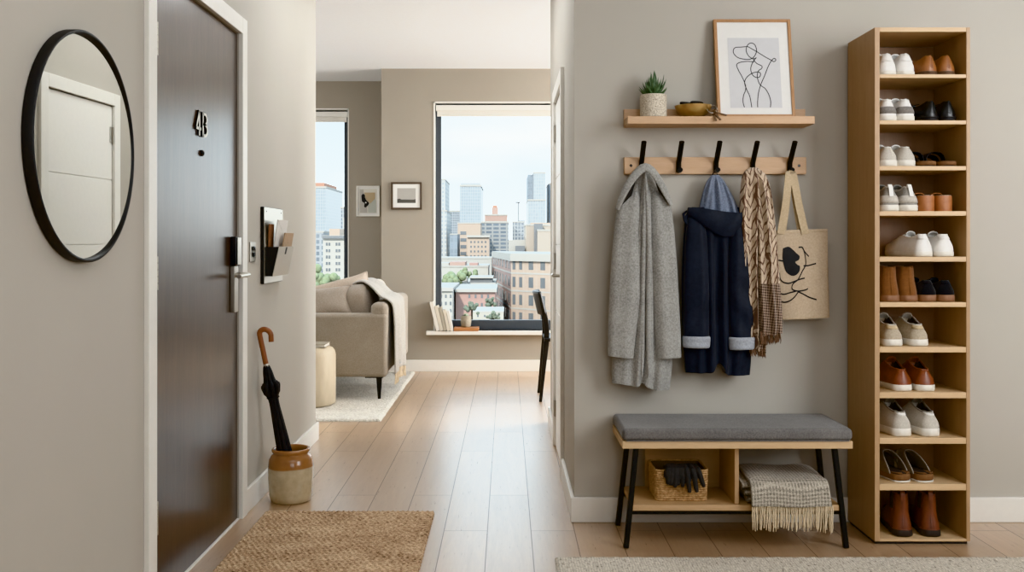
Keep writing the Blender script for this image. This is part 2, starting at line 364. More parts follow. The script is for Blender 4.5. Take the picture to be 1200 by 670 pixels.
def bx(name, mat, parent, x0, x1, y0, y1, z0, z1, bevel=.002, **kw):
    return MB().box(x0, x1, y0, y1, z0, z1).build(name, mat, parent, bevel=bevel, **kw)


# ================================================================ THE ROOM
XL = -1.115            # left wall
YE = 3.94              # entry back wall
XH = .278              # hall right wall
YH = 6.10              # hall right wall end
YLW = 5.575            # left wall end
YF, YA = 8.53, 9.19    # far wall, alcove wall
XP = -1.12             # pier edge between them
ZC = 2.70
XR, YB, XW = 3.3, -1.7, -4.6
def struct(name, mb, mat, label, cat='wall', **kw):
    return tag(mb.build(name, mat, None, smooth=False, **kw), label, cat, None, 'structure')
struct('floor', MB().box(XW - .2, XR + .2, YB - .2, YA + .25, -.12, 0), 'floor', 'pale oak plank floor running down the hall', 'floor')
struct('ceiling', MB().box(XW - .2, XR + .2, YB - .2, YA + .25, ZC, ZC + .15), 'paint_ceiling', 'plain white ceiling over hall and living room', 'ceiling')
# left wall with the opening for the entry door
DY0, DY1, DZ = 3.0, 3.974, 2.018
struct('wall_left', MB().box(XL - .13, XL, YB, DY0, 0, ZC).box(XL - .13, XL, DY1, YLW, 0, ZC).box(XL - .13, XL, DY0, DY1, DZ, ZC), 'paint_wall', 'greige left wall holding the entry door and round mirror')
struct('wall_lounge', MB().box(XW, XL - .13, YLW - .13, YLW, 0, ZC), 'paint_wall', 'lounge side of the left partition wall')
struct('wall_entry', MB().box(XH, XR, YE, YE + .12, 0, ZC), 'paint_wall', 'greige wall behind the bench and coat hooks')
CY0, CY1, CZ = 4.71, 5.40, 1.935
struct('wall_hall', MB().box(XH, XH + .12, YE + .12, CY0, 0, ZC).box(XH, XH + .12, CY1, YH, 0, ZC).box(XH, XH + .12, CY0, CY1, CZ, ZC), 'paint_wall', 'narrow hall wall with a white closet door')
struct('wall_dining', MB().box(XH + .12, XR, YH - .12, YH, 0, ZC), 'paint_wall', 'living room side of the closet wall')
struct('wall_rear', MB().box(XW, XR, YB - .13, YB, 0, ZC), 'paint_wall', 'wall behind the camera')
struct('wall_right', MB().box(XR, XR + .13, YB, YF, 0, ZC), 'paint_wall', 'far right wall of the flat')
struct('wall_outer', MB().box(XW - .13, XW, YB, YA, 0, ZC), 'paint_wall', 'far left wall of the living room')
# far wall and alcove wall with the window openings
WX0, WX1, WZ0, WZ1 = wx(508, YF), 1.55, .365, wz(119, YF)
struct('wall_far', MB().box(XP, WX0, YF, YF + .22, 0, ZC).box(WX1, XR, YF, YF + .22, 0, ZC).box(WX0, WX1, YF, YF + .22, 0, WZ0).box(WX0, WX1, YF, YF + .22, WZ1, ZC)
       .box(XP, XP + .12, YF + .22, YA + .2, 0, ZC), 'paint_far', 'greige far wall around the large city window')
AX0, AX1, AZ0, AZ1 = -3.1, wx(409, YA), .40, wz(127, YA)
struct('wall_alcove', MB().box(AX1, XP, YA, YA + .2, 0, ZC).box(XW, AX0, YA, YA + .2, 0, ZC).box(AX0, AX1, YA, YA + .2, 0, AZ0).box(AX0, AX1, YA, YA + .2, AZ1, ZC), 'paint_far', 'recessed greige wall behind the sofa with a window')
# baseboards
bb, bh = .0155, .102
def base(name, x0, x1, y0, y1, label):
    return tag(MB().box(x0, x1, y0, y1, 0, bh).build(name, 'white_trim', None, bevel=.003), label, 'baseboard', None, 'structure')
base('baseboard_left', XL, XL + bb, DY1 + .068, YLW + bb, 'white baseboard along the left wall beyond the entry door')
base('baseboard_near', XL, XL + bb, YB, DY0 - .07, 'white baseboard under the round mirror')
base('baseboard_entry', XH - bb, XR, YE - bb, YE, 'white baseboard behind the bench and shoe tower')
base('baseboard_hall', XH - bb, XH, YE, CY0 - .07, 'white baseboard along the hall wall before the closet door')
base('baseboard_hall_end', XH - bb, XH, CY1 + .07, YH + bb, 'white baseboard beyond the closet door')
base('baseboard_far', XP, XR, YF - bb, YF, 'white baseboard under the large window')
base('baseboard_alcove', XW, XP, YA - bb, YA, 'white baseboard behind the sofa')
# ---------------------------------------------------------------- entry door (faces +X)
CT = .018
def casing(name, xs, y0, y1, ztop, w, label, sgn):
    """door casing lying on a wall plane xs, thickness toward sgn"""
    xa, xb = sorted((xs, xs + sgn * CT))
    mb = MB().box(xa, xb, y0 - w, y0, 0, ztop + w).box(xa, xb, y1, y1 + w, 0, ztop + w).box(xa, xb, y0, y1, ztop, ztop + w)
    return tag(mb.build(name, 'white_trim', None, bevel=.002), label, 'door casing', None, 'structure')
casing('trim_1', XL, DY0, DY1, DZ, .068, 'white casing around the dark entry door', 1)
SX = -1.1195
door = thing('door_1', 'dark walnut entry door with number 4B and electronic lock', 'door', (SX, (DY0 + DY1) / 2, 0), None, 'structure')
MB().box(SX - .045, SX, DY0 + .004, DY1 - .005, .006, DZ - .004).build('door_slab', 'walnut', door, bevel=.0015)
MB().box(XL - .13, SX - .046, DY0, DY1, 0, DZ).build('door_backing', 'black_paint', door)
bx('threshold', 'white_trim', door, XL - .01, XL + .004, DY0 + .001, DY1 - .001, 0, .005, .001)
for z0 in (1.742, 1.0, .225):
    hg = MB()
    hg.box(SX, SX + .004, DY0 + .006, DY0 + .034, z0, z0 + .106)
    for k in range(5): hg.lathe([(.0065, z0 + k * .0215), (.0065, z0 + k * .0215 + .0195)], (SX + .0105, DY0 + .023, 0), 12)
    hg.build('hinge', 'steel_light', door, bevel=.0005)
def on_door(u, v, h): return Vector((SX + h, u, v))
def glyph(strokes, u0, v0, w, h): return [[(u0 + a * w, v0 + b * h) for a, b in st] for st in strokes]
gz, gh = 1.537, .090
four = [[(.66, 0), (.66, 1)], [(.70, 1), (.04, .32)], [(0, .28), (1, .28)]]
arc = lambda cy, r, rx: [(rx * cos(a), cy + r * sin(a)) for a in [pi / 2 - pi * k / 10 for k in range(11)]]
bee = [[(.08, 0), (.08, 1)], [(.04, .94)] + [(.45 + .42 * x, y) for x, y in arc(.73, .21, 1)] + [(.04, .52)], [(.04, .52)] + [(.45 + .5 * x, y) for x, y in arc(.29, .23, 1)] + [(.04, .06)]]
for nm, st, u0, w in (('number_four', four, 3.425, .052), ('letter_b', bee, 3.496, .056)):
    mb, mf = MB(), MB()
    for s_ in glyph(st, u0, gz, w, gh):
        mb.ribbon(s_, .0105, on_door, .0062); mf.ribbon(s_, .0105, lambda u, v, h: on_door(u, v, .0063 + h), .0015)
    o_ = mb.build(nm, 'dark_gloss', door, smooth=False); mf.build('face_plate', 'steel_face', o_, smooth=False)
MB().lathe([(.0, 0), (.011, 0), (.012, .004), (.009, .009), (.0055, .010), (.005, .006), (0, .006)], (SX, 3.50, 1.477), 20, 'x').build('peephole', 'dark_gloss', door)
lk = bx('lock_housing', 'dark_gloss', door, SX, SX + .028, 3.861, 3.921, 1.055, 1.174, .006)
bx('lock_trim', 'steel', door, SX + .0285, SX + .031, 3.868, 3.919, 1.060, 1.170, .001)
bx('escutcheon', 'steel', door, SX, SX + .020, 3.863, 3.917, .867, 1.054, .003)
MB().tube([(SX + .02, 3.892, 1.018), (SX + .066, 3.892, 1.018)], .011, 14).tube([(SX + .062, 3.905, 1.018), (SX + .066, 3.85, 1.018), (SX + .064, 3.765, 1.016)], [.0105, .0105, .009], 14, flat=(.9, 1.1)).build('lever_handle', 'steel_light', door)
# ---------------------------------------------------------------- closet door in the hall wall (faces -X)
casing('trim_2', XH, CY0, CY1, CZ, .068, 'white casing around the closet door', -1)
cd = thing('door_2', 'white closet door with horizontal grooves and dark lever handle', 'door', (XH, (CY0 + CY1) / 2, 0), None, 'structure')
mb = MB(); gro = [.006, .40, .77, 1.14, 1.51, CZ - .004]
for a, b in zip(gro[:-1], gro[1:]): mb.box(XH - .002, XH + .036, CY0 + .003, CY1 - .003, a, b - .004)
mb.box(XH + .003, XH + .03, CY0 + .003, CY1 - .003, .006, CZ - .004)
mb.build('door_slab', 'white_door', cd, bevel=.002)
MB().box(XH + .036, XH + .12, CY0, CY1, 0, CZ).build('door_backing', 'paint_wall', cd)
hx = XH - .002
MB().lathe([(.0, 0), (.025, 0), (.025, -.007), (.0, -.008)], (hx, 4.765, .985), 20, 'x').tube([(hx, 4.765, .985), (hx - .045, 4.765, .985)], .009, 12).tube([(hx - .043, 4.757, .985), (hx - .047, 4.80, .985), (hx - .045, 4.87, .985)], [.009, .009, .007], 12).build('lever_handle', 'steel', cd)
for z0 in (.17, 1.0, 1.72):
    MB().box(hx - .004, hx, CY1 - .03, CY1 - .004, z0, z0 + .09).lathe([(.006, z0), (.006, z0 + .09)], (hx - .006, CY1 - .005, 0), 10).build('hinge', 'steel', cd)
# ---------------------------------------------------------------- windows
def window(name, x0, x1, z0, z1, Y, label, sill, mull):
    w = thing(name, label, 'window', (x0, Y, z0), None, 'structure')
    yf = Y + .085
    # white liner of the reveal
    mb = MB(); t = .012
    for a, b, c, d in ((x0, x0 + t, z0, z1), (x1 - t, x1, z0, z1), (x0, x1, z1 - t, z1)): mb.box(a, b, Y - .004, Y + .2, c, d)
    mb.build('reveal_liner', 'white_trim', w)
    fr = MB(); k = .05; a0, a1, b0, b1 = x0 + t, x1 - t, z0, z1 - t
    fr.box(a0, a0 + k, yf, yf + .07, b0, b1).box(a1 - k, a1, yf, yf + .07, b0, b1).box(a0 + k, a1 - k, yf, yf + .07, b0, b0 + .085).box(a0 + k, a1 - k, yf, yf + .07, b1 - k, b1)
    for m_ in mull: fr.box(m_ - .03, m_ + .03, yf, yf + .07, b0 + .085, b1 - k)
    fr.build('window_frame', 'dark_frame', w, smooth=False)
    MB().box(a0 + k - .005, a1 - k + .005, yf + .03, yf + .034, b0 + .08, b1 - k + .005).build('pane', 'glass', w, smooth=False)
    # roller blind: cassette and the rolled hem below it
    zb = z1 - .028
    MB().box(x0 + .02, x1 - .02, Y + .015, Y + .07, zb - .05, zb).build('blind_cassette', 'white_trim', w, bevel=.004)
    MB().box(x0 + .03, x1 - .03, Y + .045, Y + .050, zb - .085, zb - .05).lathe([(.009, x0 + .03), (.009, x1 - .03)], (0, Y + .0475, zb - .09), 10, 'x').build('roller_blind', 'blind', w)
    if sill: MB().box(x0 - .06, x1 + .06, Y - .07, Y + .09, z0 - .035, z0).build('window_sill', 'white_trim', w, bevel=.004)
    return w
window('window_1', WX0, WX1, WZ0, WZ1, YF, 'large window with dark frame over the city skyline', True, [])
window('window_2', AX0, AX1, AZ0, AZ1, YA, 'window behind the sofa in the recessed wall', True, [-2.35])

# ================================================================ LEFT WALL AND HALL FLOOR
# round mirror
MR, MY, MZ = .300, 2.491, wz(172, 2.48)
t = thing('wall_mirror', 'large round mirror with a deep black metal frame', 'mirror', (XL, MY, MZ))
MB().lathe([(MR - .009, .002), (MR, .002), (MR, .026), (MR - .002, .028), (MR - .007, .028), (MR - .009, .026), (MR - .009, .002)], (XL, MY, MZ), 96, 'x', cap=False).build('frame', 'black_paint', t, angle=50)
yaw = R(2.05); mb = MB(); n = 96; c = Vector((XL + .0135, MY, MZ)); r0 = MR - .0093
d = Vector((math.sin(yaw), math.cos(yaw), 0))
mb.add([c + d * (r0 * cos(2 * pi * k / n)) + Vector((0, 0, r0 * sin(2 * pi * k / n))) for k in range(n)], [tuple(range(n))])
mb.build('glass', 'mirror', t, smooth=False)
# mail holder
def LW(py_y, z, h): return Vector((XL + h, py_y, z))
t = thing('mail_holder', 'slim metal mail holder on the wall beside the entry door', 'mail holder', (XL, 4.5, .96))
pl = MB().box(XL, XL + .0155, 4.324, 4.68, .962, 1.312).build('back_board', 'black_paint', t, bevel=.002)
MB().box(XL + .0157, XL + .0175, 4.326, 4.678, .964, 1.310).build('face_plate', 'steel_light', t)
y0, y1 = 4.352, 4.655
def pk(h0, h1, za, zb, ya, yb):  # sloped panel
    pass
a = [LW(y0, .998, .0176), LW(y0, .998, .046), LW(y0, 1.13, .076), LW(y0, 1.13, .0176)]
b = [v + Vector((0, .003, 0)) for v in a]
MB().add(a + b, [(0, 1, 2, 3), (7, 6, 5, 4), (0, 4, 5, 1), (1, 5, 6, 2), (2, 6, 7, 3), (3, 7, 4, 0)]).add([v + Vector((0, y1 - y0 - .003, 0)) for v in a + b], [(0, 1, 2, 3), (7, 6, 5, 4), (0, 4, 5, 1), (1, 5, 6, 2), (2, 6, 7, 3), (3, 7, 4, 0)]).box(XL + .0176, XL + .047, y0 + .003, y1 - .003, .996, .999).build('pocket_side', 'black_paint', t, smooth=False)
fp = MB().hexa([LW(y0, .995, .0465), LW(y0, .995, .049), LW(y1, .995, .049), LW(y1, .995, .0465)], [LW(y0, 1.131, .0765), LW(y0, 1.131, .079), LW(y1, 1.131, .079), LW(y1, 1.131, .0765)]).build('pocket_front', 'steel_light', t, smooth=False)
yc = 4.50
MB().hexa([LW(yc - .013, 1.095, .0715), LW(yc - .013, 1.095, .0722), LW(yc + .013, 1.095, .0722), LW(yc + .013, 1.095, .0715)], [LW(yc - .013, 1.128, .0788), LW(yc - .013, 1.128, .0796), LW(yc + .013, 1.128, .0796), LW(yc + .013, 1.128, .0788)]).build('finger_notch', 'black_paint', t, smooth=False)
for sy_ in (4.36, 4.645): MB().lathe([(0, .0178), (.004, .0178), (.003, .0195), (0, .0195)], (XL, sy_, 1.292), 10, 'x').build('screw', 'dark_gloss', t)
def letter(name, mat, label, cat, ya, yb, h0, h1, z0, z1, tk=.004):
    o = thing(name, label, cat, (XL + h0, ya, z0))
    MB().hexa([LW(ya, z0, h0), LW(ya, z0, h0 + tk), LW(yb, z0, h0 + tk), LW(yb, z0, h0)], [LW(ya, z1, h1), LW(ya, z1, h1 + tk), LW(yb, z1, h1 + tk), LW(yb, z1, h1)]).build('paper', mat, o, smooth=False)
    # flap fold
    zc = z1 - .05; hc = lerp(h0, h1, (zc - z0) / (z1 - z0)) + tk + .0002
    MB().add([LW(ya + .002, z1 - .001, h1 + tk + .0004), LW(yb - .002, z1 - .001, h1 + tk + .0004), LW((ya + yb) / 2, zc, hc)], [(0, 1, 2)]).build('flap', mat, o, smooth=False, solid=.0004)
    return o
letter('envelope', 'envelope_white', 'tall white envelope standing at the back of the mail holder', 'envelope', 4.40, 4.60, .024, .058, 1.005, 1.255)
letter('envelope', 'envelope_tan', 'tan envelope sticking out of the front of the mail holder', 'envelope', 4.47, 4.645, .040, .074, 1.005, 1.195, .006)
o = letter('notebook', 'kraft', 'dark brown card tucked behind the white envelope in the mail holder', 'card', 4.37, 4.46, .019, .026, 1.005, 1.235, .003)
# light switch
t = thing('light_switch', 'small metal light switch between the entry door and mail holder', 'light switch', (XL, 4.178, 1.07))
MB().box(XL, XL + .006, 4.135, 4.222, 1.066, 1.153).build('switch_plate', 'steel', t, bevel=.002)
for z in (1.088, 1.115): MB().box(XL + .006, XL + .013, 4.165, 4.192, z, z + .018).build('toggle', 'dark_gloss', t, bevel=.001)
# stoneware crock
CXc, CYc = -.965, 4.27
prof = [(0, 0), (.082, 0), (.088, .004), (.095, .03), (.099, .10), (.0995, .155), (.096, .185), (.086, .203), (.078, .209), (.077, .213), (.083, .219), (.085, .226), (.083, .232), (.077, .234), (.071, .230), (.069, .212), (.078, .19), (.085, .16), (.084, .03), (.07, .012), (0, .012)]
t = tag(MB().lathe(prof, (0, 0, 0), 56, cap=False).build('stoneware_crock', 'crock', None, angle=60), 'two-tone brown and cream stoneware crock holding the umbrella', 'crock'); t.location = (CXc, CYc, 0)
# umbrella leaning in the crock
pa = Vector((-1.074, 4.25, .6225)); pb = Vector((-.950, 4.272, .0135)); ax = (pb - pa).normalized(); L = (pb - pa).length
t = thing('umbrella', 'folded black umbrella with a curved wooden handle leaning in the crock', 'umbrella', pb)
su = ax.cross(Vector((0, 1, 0))).normalized(); sv = ax.cross(su)
hand = [pa + ax * .03, pa, pa - ax * .06, pa - ax * .12]
top = hand[-1]; rr = .025
for k in range(1, 12):
    a = pi * 1.12 * k / 11
    hand.append(top - ax * (rr * sin(a)) + Vector((1, 0, .0)) * (rr * (1 - cos(a))))
hand.append(hand[-1] + Vector((.001, 0, -.022)))
MB().tube(hand, .0118, 14).build('handle', 'crook', t, angle=80)
MB().tube([pa + ax * .012, pa + ax * .03], .0135, 16).build('collar', 'steel_light', t)
rings = []
keys = [(0, .012, 0), (.03, .020, .1), (.07, .026, .2), (.10, .036, .75), (.115, .044, 1.0), (.125, .040, .9), (.145, .026, .35), (.18, .022, .2), (.26, .026, .22), (.36, .031, .25), (.45, .033, .25), (.54, .024, .2), (.60, .010, .1)]
for i in range(61):
    s_ = .60 * i / 60; r, amp = interp(keys, s_); ring = []
    for k in range(48):
        th = 2 * pi * k / 48 + s_ * 2.2
        q = abs(sin(4 * th)); rad = r * (1 - .42 * amp * (1 - q ** .6) - .12 * (q < .25))
        dz = -.02 * amp * q if .08 < s_ < .13 else 0
        ring.append(pa + ax * (s_ + .015 + dz) + su * rad * cos(th) + sv * rad * sin(th))
    rings.append(ring)
MB().loft(rings).build('canopy', 'umbrella', t, angle=70)
MB().tube([pa + ax * .59, pb], [.005, .004], 10).build('ferrule', 'steel', t)
MB().tube([pa + ax * (.165 + .002 * cos(k)) + (su * cos(k) + sv * sin(k)) * .0245 for k in [2 * pi * i / 24 for i in range(25)]], .004, 6).build('tie_strap', 'umbrella', t)
# jute doormat: ropes running across
mx0, mx1, my0, my1 = -1.02, -.308, 2.95, 4.05
nr = 92
def mat_f(u, v):
    x = lerp(mx0, mx1, u); y = lerp(my0, my1, v)
    row = v * nr; ri = int(row); fr = row - ri
    e = min(u, 1 - u) * (mx1 - mx0); e2 = min(v, 1 - v) * (my1 - my0)
    hgt = .011 + .0042 * sqrt(max(0, 1 - (2 * fr - 1) ** 2)) * (.62 + .38 * sin(u * 2 * pi * 34 + ri * 1.9 + .6 * sin(ri)))
    hgt += random.uniform(-.0012, .0012)
    jx = 0
    if u in (0, 1): hgt *= .1; jx = .004 * sin(ri * 2.1) + random.uniform(-.001, .001)
    if v in (0, 1): hgt *= .1
    return Vector((x + jx, y, max(.0008, hgt)))
def skirt(mb, nu, nv, z):  # not used for bottom: the heightfield edges drop to the floor
    return mb
t = tag(MB().grid(mat_f, 340, nr * 5).build('doormat', 'jute', None, fixn=False, auto=False), 'brown braided jute doormat in front of the entry door', 'doormat')
# entry runner rug
rx0, rx1, ry0, ry1 = .1735, 2.75, 2.45, 3.475
def run_f(u, v):
    x = lerp(rx0, rx1, u); y = lerp(ry0, ry1, v); hgt = .009 + .002 * sin(u * 1500) * sin(v * 700) + random.uniform(-.001, .001)
    if u in (0, 1): hgt = .001; x += random.uniform(-.002, .002)
    if v in (0, 1): hgt = .001; y += random.uniform(-.002, .002)
    return Vector((x, y, hgt))
tag(MB().grid(run_f, 300, 140).build('runner_rug', 'runner', None, fixn=False, auto=False), 'beige flecked woven runner rug in front of the bench', 'rug')

# ================================================================ ENTRY WALL: LEDGE, HOOK RAIL, BENCH
ys = 3.805
lx0, lx1, lz0, lz1 = wx(735.5, ys), wx(955, ys), wz(145, ys), wz(136, ys)
t = thing('picture_ledge', 'long oak picture ledge mounted above the coat hooks', 'shelf', ((lx0 + lx1) / 2, YE, lz0))
bx('shelf_board', 'rail_wood', t, lx0, lx1, ys, YE - .014, lz0, lz1, .0015)
bx('back_board', 'rail_wood', t, lx0, lx1, YE - .0135, YE, lz0, wz(128, 3.93), .0015)
LZ = lz1
# potted succulent
pr = 15.6 * 3.865 / F; pc = Vector((wx(765.6, 3.865), 3.865, LZ)); ph = 27 * 3.84 / F
t = thing('potted_succulent', 'spiky green succulent in a speckled cream pot on the ledge', 'plant', pc)
MB().lathe([(0, 0), (pr - .002, 0), (pr, .002), (pr, ph - .002), (pr - .002, ph), (pr - .006, ph), (pr - .006, ph - .02), (0, ph - .02)], pc, 40, cap=False).build('pot', 'pot', t)
MB().lathe([(0, ph - .0195), (.02, ph - .012), (pr - .0065, ph - .0195)], pc, 24, cap=False).build('soil', 'soil', t)
mb = MB(); random.seed(3)
def leaf(mb, c, az, el, ln, w):
    rings = []; d = Vector((cos(az), sin(az), 0)); side = Vector((-sin(az), cos(az), 0))
    for i in range(9):
        s_ = i / 8; e = el + .35 * s_ * (1 if el < 1.2 else .3)
        p = c + d * (ln * s_ * cos(e)) + Vector((0, 0, ln * s_ * sin(e))); ww = w * (1 - s_) ** .75 * (1 + .35 * sin(pi * s_)) + .0003
        nrm = d * -sin(e) + Vector((0, 0, cos(e)))
        rings.append([p + side * (ww * cos(a)) + nrm * (ww * .42 * sin(a) + ww * .35 * cos(a) ** 2) for a in [2 * pi * k / 8 for k in range(8)]])
    mb.loft(rings)
for ringn, (nl, el, ln, w) in enumerate(((9, .30, .074, .0105), (9, .58, .088, .0105), (8, .88, .104, .0100), (6, 1.22, .108, .009))):
    for k in range(nl): leaf(mb, pc + Vector((0, 0, ph - .016)), 2 * pi * (k + .5 * (ringn % 2)) / nl + random.uniform(-.2, .2), el + random.uniform(-.1, .1), ln * random.uniform(.85, 1.1), w)
mb.build('leaves', 'leaf', t, angle=60)
# brass bowl
bc = Vector((wx(812.5, 3.865), 3.865, LZ)); br = 21.8 * 3.865 / F; bhh = 14.2 * 3.84 / F
t = tag(MB().lathe([(0, 0), (.030, 0), (.034, .002), (br * .72, .016), (br * .93, .035), (br, bhh), (br - .0022, bhh + .0006), (br * .9, .035), (br * .68, .018), (.03, .006), (0, .006)], (0, 0, 0), 48, cap=False).build('brass_bowl', 'brass', None, angle=60), 'small hammered brass bowl on the ledge beside the succulent', 'bowl')
t.location = bc
# sunglasses in the bowl
sc = bc + Vector((-.008, -.005, bhh + .006))
t = thing('sunglasses', 'dark folded sunglasses resting on the brass bowl', 'sunglasses', sc)
for sx_, rz_ in ((-.022, .1), (.020, -.12)):
    MB().blob(sc + Vector((sx_, -.004, .002 if sx_ < 0 else .005)), (.027, .019, .0075), (.8, .7), Euler((.35, .1, rz_))).build('lens', 'dark_gloss', t)
MB().tube([sc + Vector((-.005, -.012, .004)), sc + Vector((0, -.014, .007)), sc + Vector((.005, -.012, .005))], .0022, 8).build('bridge', 'dark_gloss', t)
for k, yy in enumerate((.012, .018)): MB().tube([sc + Vector((-.045, yy - .012, .0)), sc + Vector((0, yy, .008)), sc + Vector((.042, yy - .006, .006))], .0022, 8).build('temple', 'dark_gloss', t)
# keys hanging over the rim
kc = Vector((wx(836, 3.80), 3.822, LZ))
t = thing('key_bunch', 'bunch of keys on a ring lying beside the brass bowl', 'keys', kc)
def ringpts(c, r, u, v, n=20): return [c + u * r * cos(2 * pi * k / n) + v * r * sin(2 * pi * k / n) for k in range(n + 1)]
MB().tube(ringpts(kc + Vector((.0, .0, .030)), .019, Vector((1, 0, .1)), Vector((0, .5, .86))), .0026, 8).build('key_ring', 'steel', t)
MB().tube(ringpts(kc + Vector((-.024, .02, .036)), .013, Vector((1, 0, .3)), Vector((0, .6, .8))), .0024, 8).build('key_ring', 'steel', t)
kmat = plain('aged_key', '#8a7461', .4, .7); 
for k, (dx, dy, dz, ln) in enumerate(((.034, -.012, -.016, .058), (.036, 0.0, -.012, .056), (.014, -.026, -.026, .058), (.002, -.024, -.03, .052))):
    a = kc + Vector((.004, -.002, .02)); dv = Vector((dx, dy, dz)).normalized(); ln_ = ln
    b_ = a + dv * ln_
    zmin = LZ + .004
    if dy > -.02: b_.z = max(b_.z, zmin)
    mb = MB(); mb.tube([a, lerp(a, b_, .32)], [.011, .011], 12, flat=(1, .25)); mb.bar(lerp(a, b_, .3), b_, .0075, .003)
    for q in (.55, .7, .85): mb.bar(lerp(a, b_, q), lerp(a, b_, q) + Vector((.004, 0, -.003)), .003, .0018)
    mb.build('key', kmat, t)
# framed line drawing leaning on the wall
fy0, fy1 = 3.852, 3.915      # bottom and top of the leaning frame front
fw = 91 * 3.86 / F; cxf = (wx(840.5, fy0) + wx(932.4, fy0)) / 2; fh = wz(23, fy1) - LZ
t = thing('framed_drawing', 'oak framed line drawing leaning on the picture ledge', 'picture', (cxf, fy0, LZ))
tilt = math.atan2(fy1 - fy0, fh); hl = sqrt((fy1 - fy0) ** 2 + fh * fh); twist = R(.9)
def FP(u, v, h):   # u -.5..+.5 across (metres), v metres up, h toward viewer
    x = u * cos(twist) + v * -sin(twist) * .55
    return Vector((cxf + .0 + x, fy0 + v * sin(tilt) - h * cos(tilt), LZ + .0005 + v * cos(tilt) + h * sin(tilt) * .2 + max(0, (u + fw / 2)) * 0))
def fbox(u0, u1, v0, v1, h0, h1): return MB().hexa([FP(u0, v0, h0), FP(u1, v0, h0), FP(u1, v1, h0), FP(u0, v1, h0)], [FP(u0, v0, h1), FP(u1, v0, h1), FP(u1, v1, h1), FP(u0, v1, h1)])
mb = MB(); k = .0125
for q in ((-fw / 2, -fw / 2 + k, 0, hl), (fw / 2 - k, fw / 2, 0, hl), (-fw / 2 + k, fw / 2 - k, 0, k), (-fw / 2 + k, fw / 2 - k, hl - k, hl)):
    b_ = fbox(*q, -.012, .006); mb.add(b_.v, b_.f)
mb.build('frame', 'frame_wood', t, bevel=.001)
fbox(-fw / 2 + k, fw / 2 - k, k, hl - k, -.010, .001).build('mat_board', 'white_paper', t, smooth=False)
pu0, pu1, pv0, pv1 = -.103, .106, .040, .335
fbox(pu0, pu1, pv0, pv1, .0011, .0016).build('paper', 'grey_paper', t, smooth=False)
# drawing strokes taken in a 0..1 frame of the paper
def spline(pts, n=10):
    out = []
    for i in range(len(pts) - 1):
        p0 = pts[max(0, i - 1)]; p1 = pts[i]; p2 = pts[i + 1]; p3 = pts[min(len(pts) - 1, i + 2)]
        for j in range(n):
            q = j / n
            out.append(tuple(.5 * ((2 * p1[k]) + (-p0[k] + p2[k]) * q + (2 * p0[k] - 5 * p1[k] + 4 * p2[k] - p3[k]) * q * q + (-p0[k] + 3 * p1[k] - 3 * p2[k] + p3[k]) * q ** 3) for k in (0, 1)))
    out.append(tuple(pts[-1])); return out
ZX = lambda x, y: ((x - 472) / (655 - 472), (375 - y) / (375 - 118))
curves = [[(543, 150), (520, 152), (497, 155), (491, 172), (505, 190), (530, 197), (552, 196), (566, 185), (574, 165), (569, 144), (556, 137), (543, 145), (537, 165), (545, 185), (560, 195), (572, 192)],
          [(543, 150), (570, 166), (600, 186), (622, 199), (634, 206), (641, 199), (635, 194), (624, 204), (612, 225), (598, 258), (584, 288), (574, 318), (569, 350), (568, 373)],
          [(563, 207), (540, 205), (515, 208), (501, 217), (506, 237), (518, 262), (528, 290), (528, 310), (520, 330), (517, 352), (521, 373)],
          [(560, 196), (572, 212), (590, 222), (588, 232), (577, 240), (572, 262), (580, 290), (598, 305), (610, 328), (615, 352), (613, 373)],
          [(572, 190), (556, 213), (550, 235), (556, 255), (568, 264), (580, 262), (584, 250), (576, 244), (556, 248), (536, 262), (526, 282), (532, 308), (542, 334), (547, 373)]]
mb = MB()
for cpts in curves:
    pp = [ZX(*p) for p in spline(cpts, 8)]
    mb.ribbon([(pu0 + a * (pu1 - pu0), pv0 + b * (pv1 - pv0)) for a, b in pp], .0032, lambda u, v, h: FP(u, v, .0017 + h), .0003)
mb.build('line_drawing', 'line', t, smooth=False)
# hook rail
yr = 3.92
r0, r1, rz0, rz1 = wx(731.5, yr), wx(945, yr), wz(204, yr), wz(184, yr)
t = thing('coat_rack', 'oak wall rail with five angled black coat hooks', 'coat rack', ((r0 + r1) / 2, YE, rz0))
bx('rail', 'rail_wood', t, r0, r1, yr, YE, rz0, rz1, .002)
for px in (739.5, 936.5):
    MB().lathe([(0, 0), (.006, 0), (.0045, -.002), (0, -.0015)], (wx(px, yr), yr, wz(194, yr)), 14, 'y').build('screw', 'dark_gloss', t)
HOOKX = [wx(p, yr) for p in (751.5, 795, 838.7, 881.7, 925)]
zb, zt = wz(191, yr), wz(166, 3.84)
for x in HOOKX:
    mb = MB(); hw = .0088
    A = [(yr - .001, rz0 + .006), (yr - .010, rz0 + .006), (yr - .010, zb - .002), (3.836, zt - .002), (3.836, zt + .007), (3.842, zt + .009), (yr - .001, zb + .006)]
    prof = [Vector((0, a, b)) for a, b in ((yr - .006, rz0 + .008), (yr - .006, zb), (yr - .02, zb + .014), (3.842, zt))]
    mb.tube(prof, .0106, 14, flat=(1, .55) if False else (.75, 1)); 
    mb.v = [v + Vector((x, 0, 0)) for v in mb.v]
    o = mb.build('hook', 'black_metal', t, angle=60)
    MB().tube([(x, yr - .006, rz0 + .012), (x + .001, yr - .026, rz0 + .012), (x + .0015, yr - .036, rz0 + .016)], [.0085, .009, .0105], 12).build('lower_peg', 'black_metal', t)
